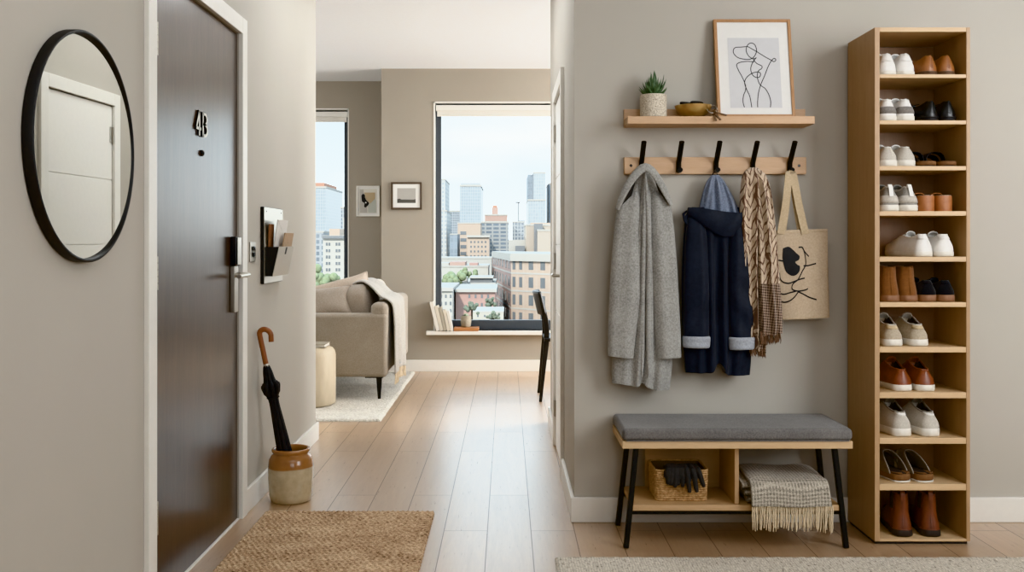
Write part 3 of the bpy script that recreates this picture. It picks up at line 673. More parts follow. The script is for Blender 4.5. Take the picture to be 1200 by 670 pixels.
# ---------------------------------------------------------------- bench
bf, bk = 3.585, 3.915
b0, b1 = wx(729.5, bf), wx(999.5, bf)
t = thing('storage_bench', 'oak storage bench with grey cushion and splayed black legs', 'bench', ((b0 + b1) / 2, (bf + bk) / 2, 0))
bx('seat_board', 'oak_edge', t, b0, b1, bf, bk, .376, .404, .002)
MB().box(b0 - .001, b1 + .001, bf - .003, bk, .4045, .452).build('cushion', 'bench_fabric', t, bevel=.017, bseg=4)
MB().tube([(b0 + .014, bf - .0035, .4065), (b1 - .014, bf - .0035, .4065)], .0022, 8).build('piping', 'bench_fabric', t)
lw = .0205
for (tx, ty, bx_, by_) in ((745.5, 3.625, 733.5, 3.598), (977.5, 3.625, 991.5, 3.598)):
    yb = 3.60; MB().bar((wx(bx_, yb), yb, 0), (wx(tx, ty), ty, .376), lw).build('leg', 'black_metal', t, bevel=.004)
for (tx, bx_) in ((736, 724), (957, 968)):
    MB().bar((wx(bx_, 3.888), 3.888, 0), (wx(tx, 3.862), 3.862, .376), lw).build('leg', 'black_metal', t, bevel=.004)
sx0, sx1 = wx(741.5, 3.605), wx(985, 3.605)
bx('lower_shelf', 'oak_x', t, sx0, sx1, 3.605, 3.885, .138, .160, .0015)
MB().box(wx(738, 3.61), wx(989, 3.61), 3.612, 3.628, .1225, .1375).build('cross_bar', 'black_metal', t, bevel=.002)
MB().box(wx(731, 3.87), wx(964, 3.87), 3.864, 3.880, .1225, .1375).build('cross_bar', 'black_metal', t, bevel=.002)
dx0, dx1 = wx(860.8, 3.615), wx(866, 3.615)
bx('divider', 'oak', t, dx0, dx1, 3.615, 3.885, .1605, .3755, .0015)
bx('back_panel', 'oak_x', t, wx(756, 3.875), dx0 - .0005, 3.868, 3.884, .1605, .3755, .001)
SHZ = .160
# basket
q0, q1, qf, qb, qh = wx(767, 3.655), wx(831, 3.655), 3.655, 3.835, 1.15 - 266.5 * 3.65 / F - SHZ
t = thing('wicker_basket', 'woven seagrass basket on the bench shelf holding gloves', 'basket', ((q0 + q1) / 2, (qf + qb) / 2, SHZ))
def rrect(x0, x1, y0, y1, r, n=6, m=18):
    pts = []
    for (cx, cy, a0) in ((x1 - r, y1 - r, 0), (x0 + r, y1 - r, pi / 2), (x0 + r, y0 + r, pi), (x1 - r, y0 + r, 1.5 * pi)):
        for k in range(n + 1): a = a0 + pi / 2 * k / n; pts.append((cx + r * cos(a), cy + r * sin(a)))
    out = []
    for i in range(len(pts)):
        a, b_ = pts[i], pts[(i + 1) % len(pts)]; dl = math.dist(a, b_); k = max(1, int(dl / .0035))
        for j in range(k): out.append((lerp(a[0], b_[0], j / k), lerp(a[1], b_[1], j / k)))
    return out
mb = MB(); rows = 14; ro = qh / rows / 2
for r in range(rows):
    z = SHZ + ro + r * 2 * ro; ex = .004 * (r / rows) - .003; P = rrect(q0 - ex + .004, q1 + ex - .004, qf - ex + .004, qb + ex - .004, .018); n = len(P)
    rings = []
    for i in range(n + 1):
        a, b_, c_ = P[(i - 1) % n], P[i % n], P[(i + 1) % n]; tx, ty = c_[0] - a[0], c_[1] - a[1]; l = math.hypot(tx, ty); nx, ny = ty / l, -tx / l
        w_ = .0036 + .0016 * sin(i * 2.1 + r * pi) + .0006 * sin(i * .7 + r); hz = ro * 1.05 * (1 + .12 * sin(i * 2.1 + r * pi + 1))
        rings.append([Vector((b_[0] + nx * w_ * cos(q), b_[1] + ny * w_ * cos(q), z + hz * sin(q))) for q in [2 * pi * k / 6 for k in range(6)]])
    mb.loft(rings, cap=False)
mb.build('basket_body', 'basket', t, angle=80)
mb = MB(); P = rrect(q0 + .0105, q1 - .0105, qf + .0105, qb - .0105, .012); n = len(P)
mb.loft([[Vector((a, b_, z)) for a, b_ in P] for z in (SHZ + .001, SHZ + .004, SHZ + qh - .004)], cap=False); mb.add([Vector((a, b_, SHZ + .004)) for a, b_ in P], [tuple(range(n))]); mb.build('lining', 'basket_in', t, fixn=False)
# gloves over the rim
def glove(name, label, base_, fingers, palm, thumb):
    o = thing(name, label, 'glove', base_)
    mb = MB()
    mb.loft(palm)
    for pts, r in fingers: mb.tube(pts, [r * 1.1, r * 1.3, r * 1.38, r * 1.36, r * 1.28, r * .95], 10)
    pts, r = thumb; mb.tube(pts, [r * 1.1, r * 1.3, r * 1.3, r * 1.25, r * 1.15, r * .8], 10)
    ob = mb.build('knit', 'glove', o, angle=80)
    md = ob.modifiers.new('Remesh', 'REMESH'); md.mode = 'VOXEL'; md.voxel_size = .0022; md.use_smooth_shade = True
    sm = ob.modifiers.new('Smooth', 'SMOOTH'); sm.factor = .5; sm.iterations = 4
    return o
zr = SHZ + qh
def drape_path(px0, px1, yo, ztip, back):   # from inside the basket over the rim and down
    x0, x1 = wx(px0, 3.64), wx(px1, 3.64)
    return [Vector((lerp(x0, x1, .0), qf + back, zr + .004)), Vector((lerp(x0, x1, .2), qf + .012, zr + .012)), Vector((lerp(x0, x1, .4), qf - yo * .7, zr + .004)), Vector((lerp(x0, x1, .6), qf - yo, zr - .018)), Vector((lerp(x0, x1, .85), qf - yo, lerp(zr - .018, ztip, .7))), Vector((x1, qf - yo + .001, ztip))]
def palm(pxa, pxb, tilt_, yo):
    rings = []
    for k in range(8):
        s_ = k / 7
        if s_ < .6: y = qf + lerp(.085, .006, s_ / .6); z = zr + lerp(-.012, .013, s_ / .6)
        else: y = qf - lerp(-.006, yo, (s_ - .6) / .4); z = zr + lerp(.013, -.026, (s_ - .6) / .4)
        w_ = lerp(.030, .041, s_) ; cx = wx(lerp(pxa, pxb, s_), 3.64)
        rings.append([Vector((cx + w_ * .62 * cos(a) * 1.4, y + (.010 * sin(a) if s_ > .75 else .004 * sin(a)), z + .011 * sin(a) + tilt_ * cos(a) * .006)) for a in [2 * pi * j / 16 for j in range(16)]])
    return rings
tipz = lambda py: 1.15 - (py - CY) * 3.635 / F
glove('glove', 'black knit glove hanging in front over the basket rim', Vector((wx(812, 3.64), qf, zr)),
      [(drape_path(802, 808, .020, tipz(577), .03), .0074), (drape_path(808, 816.5, .021, tipz(576.5), .03), .0076), (drape_path(814, 825, .018, tipz(570.5), .03), .0072), (drape_path(800, 800, .014, tipz(571), .03), .0072)],
      palm(806, 810, .3, .018), (drape_path(798, 797, .012, tipz(563), .03), .0078))
glove('glove', 'black knit glove behind the other on the left of the basket rim', Vector((wx(788, 3.64), qf, zr)),
      [(drape_path(786, 782.5, .011, tipz(568), .03), .0072), (drape_path(790, 786, .012, tipz(569), .03), .0072), (drape_path(793, 791, .013, tipz(571.5), .03), .0074), (drape_path(795, 795, .011, tipz(569), .03), .0070)],
      palm(790, 788, -.2, .011), (drape_path(784, 780.5, .010, tipz(558), .03), .0074))
# folded throw on the bench shelf
t0, t1 = wx(880, 3.575), wx(974, 3.575)
t = thing('folded_throw', 'folded grey woven throw with cream fringe on the bench shelf', 'blanket', ((t0 + t1) / 2, 3.7, SHZ))
def throw_layer(x0, x1, prof, thick, seed):
    rn = random.Random(seed); ph_ = rn.uniform(0, 6)
    def fn(u, v):
        y, z = interp(prof, v); x = lerp(x0, x1, u)
        x += .004 * sin(v * 6 + ph_) + lerp(.012, -.006, u) * (1 - v)
        z += .004 * sin(u * 7 + ph_) * (1 if v < .55 else .3) - (.010 * (abs(2 * u - 1) ** 6)) * (1 if v < .6 else 0)
        y += -.003 * sin(u * 9 + ph_ + v * 2) * (1 if v > .5 else 0)
        return Vector((x, y, z))
    return MB().grid(fn, 40, 50)
zt_ = .252
topl = [(0, 3.86, zt_ - .06), (.05, 3.868, zt_ - .02), (.12, 3.85, zt_), (.35, 3.74, zt_ + .003), (.58, 3.625, zt_ - .001), (.66, 3.592, zt_ - .010), (.72, 3.578, zt_ - .030), (.85, 3.573, zt_ - .058), (1, 3.570, .163)]
throw_layer(t0, t1, topl, .008, 1).build('top_layer', 'tweed', t, solid=.012, subsurf=0, auto=False)
# inner folds
mb = MB()
for i, (za, zb_, fx) in enumerate(((SHZ + .002, SHZ + .026, -.004), (SHZ + .028, SHZ + .052, -.016), (SHZ + .054, zt_ - .012, -.026))):
    rr_ = []
    zc = (za + zb_) / 2; hh = (zb_ - za) / 2
    for k in range(13):
        xx = lerp(t0 + fx + .004, t1 - .006, k / 12)
        rr_.append([Vector((xx, 3.74 + .122 * math.copysign(abs(cos(a)) ** .35, cos(a)), zc + hh * math.copysign(abs(sin(a)) ** .7, sin(a)) + .002 * sin(k * 1.3))) for a in [2 * pi * j / 24 for j in range(24)]])
    mb.loft(rr_)
mb.build('inner_folds', 'tweed', t, angle=80)
mb = MB(); rn = random.Random(5); nf = 44
for i in range(nf):
    x = lerp(t0 + .004, t1 + .004, i / (nf - 1)); ln = rn.uniform(.078, .096) + (.008 if i > nf * .8 else 0); y = 3.569 + rn.uniform(-.003, .003); sw = rn.uniform(-.005, .005)
    mb.tube([Vector((x + sw * (k / 5) ** 1.5 + .0012 * sin(k * 2.4 + i), y + .0012 * cos(k * 2.2 + i), .166 - ln * k / 5)) for k in range(6)], [.0022, .0030, .0030, .0029, .0029, .0018], 6)
mb.build('fringe', 'fringe', t, angle=80)

# ================================================================ CLOTHES ON THE HOOKS
def cloth(keys, Yc, fold=None, hem=None, rows=44, n=72, ex=.75, capmode=True):
    """keys (py, xl, xr, half_depth[, dy]) -> closed drapery tube. fold(u,t)->forward bulge, u in -1..1"""
    mb = MB(); rings = []; y0, y1 = keys[0][0], keys[-1][0]
    ks = [k if len(k) == 5 else k + (0,) for k in keys]
    for i in range(rows + 1):
        py = lerp(y0, y1, i / rows); t_ = i / rows
        xl, xr, d, dy = interp(ks, py); cx = (xl + xr) / 2; hw = (xr - xl) / 2; ring = []
        for k in range(n):
            a = 2 * pi * k / n; u = cos(a); sa = sin(a)
            yy = math.copysign(abs(sa) ** ex, sa) * d
            if fold:
                f = fold(u, t_); yy -= f * (1 - abs(u) ** 6) * (1 if sa < 0 else .25)
            z = wz(py, Yc)
            if hem: z += hem(u, t_) * t_ ** 6
            ring.append(Vector((wx(cx + hw * u, Yc), Yc + dy + yy, z)))
        rings.append(ring)
    return mb.loft(rings)
def patch(fn, nu, nv, name, mat, parent, thick=.004, subsurf=0):
    return MB().grid(fn, nu, nv).build(name, mat, parent, solid=thick, auto=False, subsurf=subsurf)
g3 = lambda u, c, w: math.exp(-((u - c) / w) ** 2)
# ---------------- grey wool coat on the first hook
YC = 3.872
t = thing('wool_coat', 'long grey wool coat hanging from the leftmost hook', 'coat', W(755, 200, YC))
def coat_fold(u, s):
    q = sstep(.02, .2, s)
    v = .016 * g3(u, .16, .13) + .012 * g3(u, -.14, .10) - .012 * g3(u, .0, .06) - .010 * g3(u, .38, .1) + .010 * g3(u, .62, .16) + .010 * g3(u, -.6, .16) - .008 * g3(u, -.36, .1)
    return v * q + .004 * sin(u * 9 + s * 4) * q
body = [(199, 750, 760, .010), (208, 744, 767, .020), (222, 737, 774, .028), (240, 730, 779, .034), (280, 727, 783, .036), (340, 723, 788, .038), (400, 719, 789, .036), (430, 717.5, 787, .034), (452, 717, 785, .030)]
cloth(body, YC, coat_fold, lambda u, s: .012 * (u < 0) * sstep(0, -.9, u) - .014 * sstep(.1, .5, u) + .016 * g3(u, .02, .1), 56, 110).build('body', 'coat_wool', t, angle=80)
def sleeve(keys, Yc, fold, name, mat, parent, hem=None):
    return cloth(keys, Yc, fold, hem, 46, 40, .85).build(name, mat, parent, angle=80)
slf = lambda u, s: .003 * sin(s * 26 + u * 3) * sstep(.35, .6, s) * (1 - s) + .004 * g3(u, .35, .3) - .003 * g3(u, -.3, .3)
sleeve([(226, 736, 748, .016, -.022), (236, 725, 751, .025, -.024), (255, 720.5, 751.5, .030, -.025), (300, 716, 751, .032, -.028), (350, 713, 749, .032, -.030), (390, 711.5, 744, .031, -.031), (413, 711.5, 741.5, .030, -.031), (417, 711.5, 741, .029, -.031)], YC, slf, 'sleeve', 'coat_wool', t, lambda u, s: -.005 * u)
sleeve([(226, 762, 775, .016, -.022), (236, 760, 783, .025, -.024), (255, 759.5, 787, .030, -.025), (300, 760.5, 791, .032, -.028), (350, 763.5, 794, .032, -.030), (390, 766, 796, .031, -.031), (414, 768, 796.5, .030, -.031), (418, 768, 796.5, .029, -.031)], YC, lambda u, s: slf(-u, s), 'sleeve', 'coat_wool', t, lambda u, s: .003 * u)
# folded collar: an inverted V band over the shoulders
def collar_band(pts, wid, dep, name, mat):
    mb = MB(); rings = []
    for i in range(25):
        s_ = i / 24; x, y, w_, dd = interp([(k / (len(pts) - 1),) + p for k, p in enumerate(pts)], s_)
        c = W(x, y, YC); c.y = YC - dd
        xn, yn = interp([(k / (len(pts) - 1),) + p[:2] for k, p in enumerate(pts)], min(1, s_ + .02)); xp, yp = interp([(k / (len(pts) - 1),) + p[:2] for k, p in enumerate(pts)], max(0, s_ - .02))
        d = Vector((xn - xp, 0, -(yn - yp))).normalized(); nrm = Vector((-d.z, 0, d.x))
        rings.append([c + nrm * (w_ * cos(a)) * .0035 + Vector((0, dep * sin(a) + .006 * cos(a), 0)) for a in [2 * pi * k / 16 for k in range(16)]])
    return mb.loft(rings).build(name, mat, t, angle=80)
collar_band([(721.5, 246, 2.2, .056), (726, 234, 3.4, .058), (735, 216, 4.2, .058), (745, 203, 4.6, .056), (754, 197, 4.8, .056), (763, 203, 4.6, .058), (772, 217, 4.4, .060), (779, 231, 3.6, .060), (784, 241, 2.2, .056)], 1, .0075, 'collar', 'coat_wool')
# dark wedges painted as the gap's shade under the collar, then the upright front folds
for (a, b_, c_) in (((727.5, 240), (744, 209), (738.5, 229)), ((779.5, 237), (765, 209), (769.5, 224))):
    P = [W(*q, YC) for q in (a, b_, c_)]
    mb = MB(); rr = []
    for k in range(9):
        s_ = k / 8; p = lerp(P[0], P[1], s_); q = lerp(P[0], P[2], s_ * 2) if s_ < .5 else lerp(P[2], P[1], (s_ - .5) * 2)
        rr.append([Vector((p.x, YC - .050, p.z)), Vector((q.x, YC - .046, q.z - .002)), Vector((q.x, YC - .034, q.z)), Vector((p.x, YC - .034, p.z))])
    mb.loft(rr).build('collar_gap_shade', 'gap_and_loop', t, smooth=False)
for px0, px1, r, yb in ((752.2, 750.5, .011, .042), (757.5, 758, .0115, .046), (747.8, 746.5, .008, .034)):
    MB().tube([Vector((wx(lerp(754.5, px0, min(1, k / 4)) if k < 4 else lerp(px0, px1, (k - 4) / 10), YC), YC - (yb + .012 * sin(pi * min(1, k / 8))) , wz(lerp(203, 440, k / 14), YC))) for k in range(15)], [.004, .007, .009] + [r] * 10 + [r * .8, r * .3], 14, flat=(1, .9)).build('front_edge', 'coat_wool', t, angle=80)
MB().tube([(HOOKX[0] - .006, 3.895, rz0 + .004), (HOOKX[0] - .004, 3.893, rz0 + .024), (HOOKX[0] + .003, 3.892, rz0 + .026), (HOOKX[0] + .008, 3.895, rz0 + .004)], .002, 8).build('hanging_loop', 'gap_and_loop', t)
# ---------------- navy raincoat on the middle hook
YN = 3.874
t = thing('raincoat', 'navy hooded raincoat with pale rolled cuffs on the middle hook', 'raincoat', W(838, 205, YN))
def nf_(u, s):
    q = sstep(.05, .3, s)
    return q * (.014 * g3(u, -.2, .09) + .014 * g3(u, .16, .09) - .014 * g3(u, -.02, .09) - .008 * g3(u, .36, .07) - .008 * g3(u, -.38, .07) + .008 * g3(u, .6, .15) + .008 * g3(u, -.6, .15)) + .002 * sin(u * 23 + s * 9)
cloth([(243, 806, 869, .030), (256, 803, 874, .036), (275, 801, 877, .038), (310, 799, 879, .040), (360, 799, 880, .040), (400, 800.5, 880.5, .038), (425, 802, 879.5, .034), (436, 803, 878.5, .032)], YN, nf_,
      lambda u, s: .040 * g3(u, .02, .15) * (1 if s > .5 else 0) - .010 * (u > .2) + .0, 60, 120).build('body', 'navy', t, angle=80)
sln = lambda u, s: .004 * sin(s * 20 + u * 2.5) * sstep(.4, .7, s) + .004 * g3(u, .4, .25)
sleeve([(255, 805, 822, .016, -.026), (275, 802, 826, .024, -.030), (320, 800, 829, .028, -.032), (370, 799, 829, .029, -.034), (395, 799, 829, .028, -.034)], YN, sln, 'sleeve', 'navy', t)
sleeve([(255, 857, 872, .016, -.026), (275, 853, 876, .024, -.030), (320, 851, 879, .028, -.032), (370, 852, 880.5, .029, -.034), (397, 853, 880, .028, -.034)], YN, lambda u, s: sln(-u, s), 'sleeve', 'navy', t)
cf = lambda u, s: .0015 * sin(s * 9)
cloth([(392.5, 798.5, 829.5, .034, -.036), (394, 797.6, 830.3, .037, -.036), (404, 798, 829.6, .037, -.036), (406, 799, 828.6, .034, -.036)], YN, cf, lambda u, s: -.001 * u, 8, 40, .85).build('cuff', 'cuff', t, angle=80)
cloth([(393.5, 852, 881.4, .034, -.036), (395, 850.8, 882, .037, -.036), (406, 851.6, 881.4, .037, -.036), (408, 852.4, 880.6, .034, -.036)], YN, cf, lambda u, s: .002 * u, 8, 40, .85).build('cuff', 'cuff', t, angle=80)
# hood: pale lining cone on the loop, navy outer shell folded down in front
hf = lambda u, s: sstep(.0, .3, s) * (.006 * sin(u * 10 + .8) + .004 * sin(u * 17 + s * 3))
cloth([(205, 834, 842, .008), (211, 829, 848, .016), (222, 824.5, 854.5, .026), (236, 821, 861.5, .034), (250, 818, 867.5, .038)], YN - .004, hf, None, 24, 80).build('hood_lining', 'chambray', t, angle=80)
def hood_shell():
    rings = []; ksU = [(-1, 803, 250), (-.8, 806.5, 243.5), (-.5, 818, 244), (0, 840, 247.5), (.5, 860, 249.5), (.8, 871.5, 249.5), (1, 874.5, 253)]
    ksL = [(-1, 803, 252), (-.8, 811, 256), (-.5, 824, 266), (-.05, 842, 276.5), (.4, 858, 275.5), (.75, 868.5, 265), (1, 875, 254)]
    for i in range(41):
        u = -1 + 2 * i / 40; xu, yu = interp(ksU, u); xl, yl = interp(ksL, u); d = .052 * sqrt(max(0, 1 - u * u)) + .004
        up = W(xu, yu, YN); lo = W(xl, yl, YN); ring = []
        for k in range(24):
            a = 2 * pi * k / 24; m_ = (1 - cos(a)) / 2
            p = lerp(up, lo, m_); s_ = sin(a)
            p.y = YN - .030 - (d * (.25 + .75 * sin(pi * (.25 + .55 * m_))) * .62 if s_ >= 0 else d * .15) + .004 * sin(u * 8 + m_ * 4)
            ring.append(p)
        rings.append(ring)
    return MB().loft(rings)
hood_shell().build('hood', 'navy', t, angle=80)
for dx, dy in ((0, 0), (2.4, 3.2)):
    MB().tube([Vector((wx(803.5 + dx, YN), YN - .03, wz(247 + dy, YN))), Vector((wx(799.5 + dx, YN), YN - .028, wz(251 + dy, YN))), Vector((wx(800.5 + dx, YN), YN - .03, wz(258 + dy, YN))), Vector((wx(803.5 + dx, YN), YN - .032, wz(263 + dy, YN)))], [.003, .0055, .0055, .003], 10, flat=(1, .5)).build('storm_tab', 'navy', t)
MB().tube([Vector((wx(834 + 8.4 * k / 10, YN), 3.886 - .012 * sin(pi * k / 10), wz(208 - 7.4 * sin(pi * k / 10), YN))) for k in range(11)], .0026, 8, flat=(1, .5)).build('hanging_loop', 'gap_and_loop', t)
# ---------------- patterned scarf on the fourth hook
YS = 3.838
org = W(884, 300, YS)
t = thing('patterned_scarf', 'beige scarf with dark brown chevron pattern on the fourth hook', 'scarf', org)
def sc_f(u, s): return sstep(0, .1, s) * (.009 * sin(u * 7.2 + 1.2 + .8 * s) + .005 * sin(u * 13 + s * 3))
cloth([(196.5, 878, 886, .008, -.012), (200, 872.5, 891, .018, -.014), (208, 868.5, 896, .026, -.016), (235, 867, 900.5, .030), (270, 868, 899, .028), (320, 870.5, 897.5, .026), (370, 874.5, 897, .024), (405, 877.5, 897.5, .020), (411, 878.5, 897.5, .018)], YS, sc_f, lambda u, s: -.008 * u, 60, 90).build('left_drape', 'scarf', t, angle=80)
cloth([(203, 880, 894, .016, -.024), (215, 882, 898.5, .022, -.028), (240, 884, 903, .024, -.030), (280, 886, 907, .025, -.030), (330, 887.5, 911, .025, -.030), (370, 889.5, 914, .024, -.030), (391, 890, 914.5, .022, -.028)], YS, lambda u, s: sc_f(-u * .9, s), lambda u, s: .006 * u, 56, 80).build('right_drape', 'scarf', t, angle=80)
def fringe(x0, x1, ya, yb0, yb1, Y, n, nm, mat, par, seed):
    mb = MB(); rn = random.Random(seed)
    for i in range(n):
        u = i / (n - 1); x = lerp(x0, x1, u); yb = lerp(yb0, yb1, u) + rn.uniform(-2, 1.5); a = W(x, ya + (yb0 - yb1) * -.3 * u, Y); b_ = W(x + rn.uniform(-1.5, 1.5), yb, Y); dy = rn.uniform(-.012, .012)
        mb.tube([Vector((lerp(a.x, b_.x, k / 4) + .0008 * sin(k * 2 + i), a.y + dy + .002 * sin(k + i), lerp(a.z, b_.z, k / 4))) for k in range(5)], [.0022, .0026, .0024, .0022, .001], 5)
    return mb.build(nm, mat, par, angle=80)
fringe(879, 897.5, 408, 416, 419, YS - .006, 34, 'fringe', 'scarf_fringe', t, 1)
fringe(890.5, 914, 388, 404, 402, YS - .032, 42, 'fringe', 'scarf_fringe', t, 2)
# ---------------- canvas tote on the fifth hook
YT = 3.865
t = thing('tote_bag', 'beige canvas tote bag with black abstract line print on the rightmost hook', 'bag', W(939, 375, YT))
def tote_face(u, v, front):   # u across, v down
    xl = lerp(908.5, 906.5, v); xr = lerp(969.5, 971.8, v); yt = lerp(270, 268, u); yb = lerp(374.5, 372, u)
    if front: yb += 0
    p = W(lerp(xl, xr, u), lerp(yt, yb, v), YT)
    bul = sin(pi * min(1, max(0, u))) ** .6 * (.006 + .016 * sstep(0, .7, v))
    p.y = YT + (-1 if front else 1) * (bul + .002) + (-.002 * sin(u * 9 + v * 5) if front else 0)
    return p
mb = MB(); nu, nv = 40, 44; vs = []; rings = []
for j in range(nv + 1):
    v = j / nv; ring = [tote_face(i / nu, v, True) for i in range(nu + 1)] + [tote_face(1 - i / nu, v, False) for i in range(nu + 1)]
    rings.append(ring)
mb.loft(rings, cap=False); n_ = len(rings[0]); mb.f.append(tuple((len(rings) - 1) * n_ + k for k in range(n_))); mb.mi.append(0)
mb.build('bag_body', 'canvas', t, angle=60)
for v_ in (.985, .03): MB().tube([tote_face(k / 30, v_, True) + Vector((0, -.001, 0)) for k in range(1, 30)], .0012, 6).build('seam', 'strap', t)
def strap(xb0, xb1, yb, dyy, xt, lean):
    """two legs rising to the hook, joined over the peg"""
    P = []
    for (xa, ya) in ((xb0, yb), (lerp(xb0, xt, .55) - .6, lerp(yb, 203, .52)), (xt - 2.6, 207), (xt - 1.4, 202.5), (xt + .2, 201.2), (xt + 1.9, 202.5), (xt + 3.2, 207), (lerp(xb1, xt, .55) + .8, lerp(yb, 203, .52)), (xb1, yb)): P.append((xa, ya))
    pts = spline(P, 6); mb = MB(); rings = []; n = len(pts)
    for i, (x, y) in enumerate(pts):
        a = pts[max(0, i - 1)]; b_ = pts[min(n - 1, i + 1)]; dx, dy = b_[0] - a[0], b_[1] - a[1]; l = math.hypot(dx, dy); nx, ny = -dy / l, dx / l
        k = abs(2 * i / (n - 1) - 1); w_ = lerp(1.9, 4.3, sstep(.08, .5, k)); Y = YT + lerp(.012, dyy, sstep(.0, .8, k))
        ring = [W(x + nx * w_, y + ny * w_, YT), W(x - nx * w_, y - ny * w_, YT)]
        for q in ring: q.y = Y
        rings.append([ring[0] + Vector((0, -.0012, 0)), ring[1] + Vector((0, -.0012, 0)), ring[1] + Vector((0, .0012, 0)), ring[0] + Vector((0, .0012, 0))])
    return mb.loft(rings).build('strap', 'strap', t, angle=50)
strap(914, 943, 274, -.010, 926.5, 0); strap(917.5, 939.5, 272, .010, 927.5, 0)
for (xx) in (914, 943):
    c = W(xx, 272.5, YT)
def TP(u, v, h):
    p = tote_face(u, v, True); p.y -= .0008 + h; return p
TT = lambda x, y: ((x - 500) / (652 - 500), (y - 203) / (450 - 203))
blobp = [(521, 253), (537, 249), (550, 258), (560, 268), (568, 276), (566, 286), (556, 292), (562, 300), (568, 304), (566, 318), (556, 328), (544, 329), (530, 318), (524, 300), (520, 280)]
bp = spline(blobp + blobp[:1], 5)[:-1]; c0 = (544, 292)
mb = MB(); vs = [TP(*TT(*c0), .0006)] + [TP(*TT(*p), .0006) for p in bp]; mb.add(vs, [(0, i + 1, (i + 1) % len(bp) + 1) for i in range(len(bp))])
mb.build('print_shape', 'ink', t, smooth=False, fixn=True)
mb = MB()
for ln in ([(505, 286), (512, 286), (521, 288)], [(566, 252), (576, 252), (581, 262), (584, 280), (584, 300), (574, 318), (562, 340), (548, 352), (546, 366), (560, 372), (580, 370), (589, 366)],
           [(578, 303), (590, 303), (604, 300), (614, 298)], [(512, 320), (514, 336), (522, 346), (536, 350), (550, 346), (566, 340), (580, 337)], [(562, 374), (574, 380), (592, 390), (614, 398)],
           [(562, 374), (552, 388), (540, 398), (526, 402), (514, 398)], [(513, 376), (524, 380), (540, 376), (556, 372)], [(576, 252), (584, 266), (594, 278)]):
    mb.ribbon([TT(*p) for p in spline(ln, 6)], .0155, TP, .0005)
mb.build('print_lines', 'ink', t, smooth=False)

# ================================================================ SHOE TOWER
tf, tb = 3.638, 3.925
u0, u1 = wx(1025, tf), wx(1137, tf)
ztop, zbot = wz(32, tf), .012
t = thing('shoe_tower', 'tall narrow oak shoe cabinet with eleven open compartments', 'shoe cabinet', ((u0 + u1) / 2, (tf + tb) / 2, 0))
s0, s1 = wx(1031, tf), wx(1132.5, tf)
bx('side_panel', 'oak', t, u0, s0, tf, tb, zbot, ztop, .0015); bx('side_panel', 'oak', t, s1, u1, tf, tb, zbot, ztop, .0015)
bx('top_panel', 'oak_edge', t, s0, s1, tf, tb, wz(37.3, tf), ztop, .001)
bx('bottom_panel', 'oak_edge', t, s0, s1, tf, tb, zbot, wz(631.5, tf), .001)
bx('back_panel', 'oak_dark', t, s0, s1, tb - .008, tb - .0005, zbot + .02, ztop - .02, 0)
bx('shadow_gap_plinth', 'black_paint', t, u0 + .006, u1 - .006, tf + .012, tb - .01, 0, zbot, 0)  # black block puts the shadow gap under the cabinet into colour
SH = []
for ya, yb in ((87, 91.3), (141, 145.6), (194.5, 199.5), (247.3, 252.7), (300.8, 306.5), (354, 359.7), (406.5, 413), (459.5, 466.5), (513, 520), (567, 574.5)):
    bx('shelf', 'oak_edge', t, s0 + .0003, s1 - .0003, tf + .001, tb - .0085, wz(yb, tf + .001), wz(ya, tf + .001), .001); SH.append(wz(ya, tf + .001))
SH.append(wz(631.5, tf))
# ---------------------------------------------------------------- shoe maker (heel at the origin, toe toward +Y)
def outline(s, wh, wb, toe=2.2, hl=.11):
    if s < hl: b_ = wh * sqrt(max(0, 1 - (1 - s / hl) ** 2.3))
    elif s < .68: b_ = lerp(wh, wb, sstep(hl, .68, s) if s > hl else 0)
    else: b_ = wb * max(0, 1 - ((s - .68) / .32) ** toe) ** .5
    waist = .06 * wh * math.exp(-((s - .38) / .12) ** 2)
    return max(.002, b_ - waist)
SS = [.002, .006, .014, .026, .042, .06, .085, .115, .15, .19, .23, .28, .33, .38, .42, .46, .49, .52, .56, .6, .65, .7, .75, .8, .85, .89, .925, .955, .975, .99, .998]
PO = [(1, 0), (1.03, .12), (1.04, .3), (1.0, .52), (.93, .72), (.87, .88), (.82, .97), (.77, 1.0), (.71, .99), (.66, .92), (.62, .7), (.58, .4), (.50, .14), (.25, .10), (0, .10)]
PC = [(1, 0), (1.03, .12), (1.03, .3), (.98, .52), (.90, .70), (.79, .82), (.68, .90), (.56, .95), (.46, .975), (.36, .99), (.28, .997), (.2, 1), (.12, 1), (.06, 1), (0, 1)]
def bent(toe, s): return 0
def section(s, P, c, off=0, lo=0, hi=1):
    w_ = outline(s, P['wh'], P['wb'], P.get('toe', 2.2)) + off; h = interp(P['h'], s)[0]; z0 = P['t'] + .004 * P.get('toespring', .5) * sstep(.7, 1, s) * 2
    rim = P.get('rim', 1.0); pts = []
    for (a, b_), (a2, b2) in zip(PO, PC):
        kx = lerp(a2, a, c); kz = lerp(b2, b_, c)
        if rim != 1 and c > 0: kx *= lerp(1, rim, c * sstep(.35, .95, kz) if kx > .3 else c)
        pts.append((kx * w_, kz * h))
    ring = []
    for sg, seq in ((-1, pts), (1, pts[::-1][1:])):
        for x, z in seq:
            q = z / max(.02, h); lean = P.get('lean', .010) * (q * q if P.get('pq', 1) == 1 else sstep(0, P['pq'], q)) * (1 - sstep(0, .3, s)) * (1 if True else 0)
            pinch = 1 - P.get('pinch', 0) * sstep(0, P.get('pq', 1), q) * (1 - sstep(.05, .35, s))
            ring.append(Vector((sg * x * pinch, s * P['L'] + lean + off * (-1 if s < .05 else 0), z0 + z)))
    return ring
def copen(s, P):
    a, b_ = P.get('open', (.05, .46)); return sstep(a - .035, a + .02, s) * (1 - sstep(b_ - .01, b_ + .05, s))
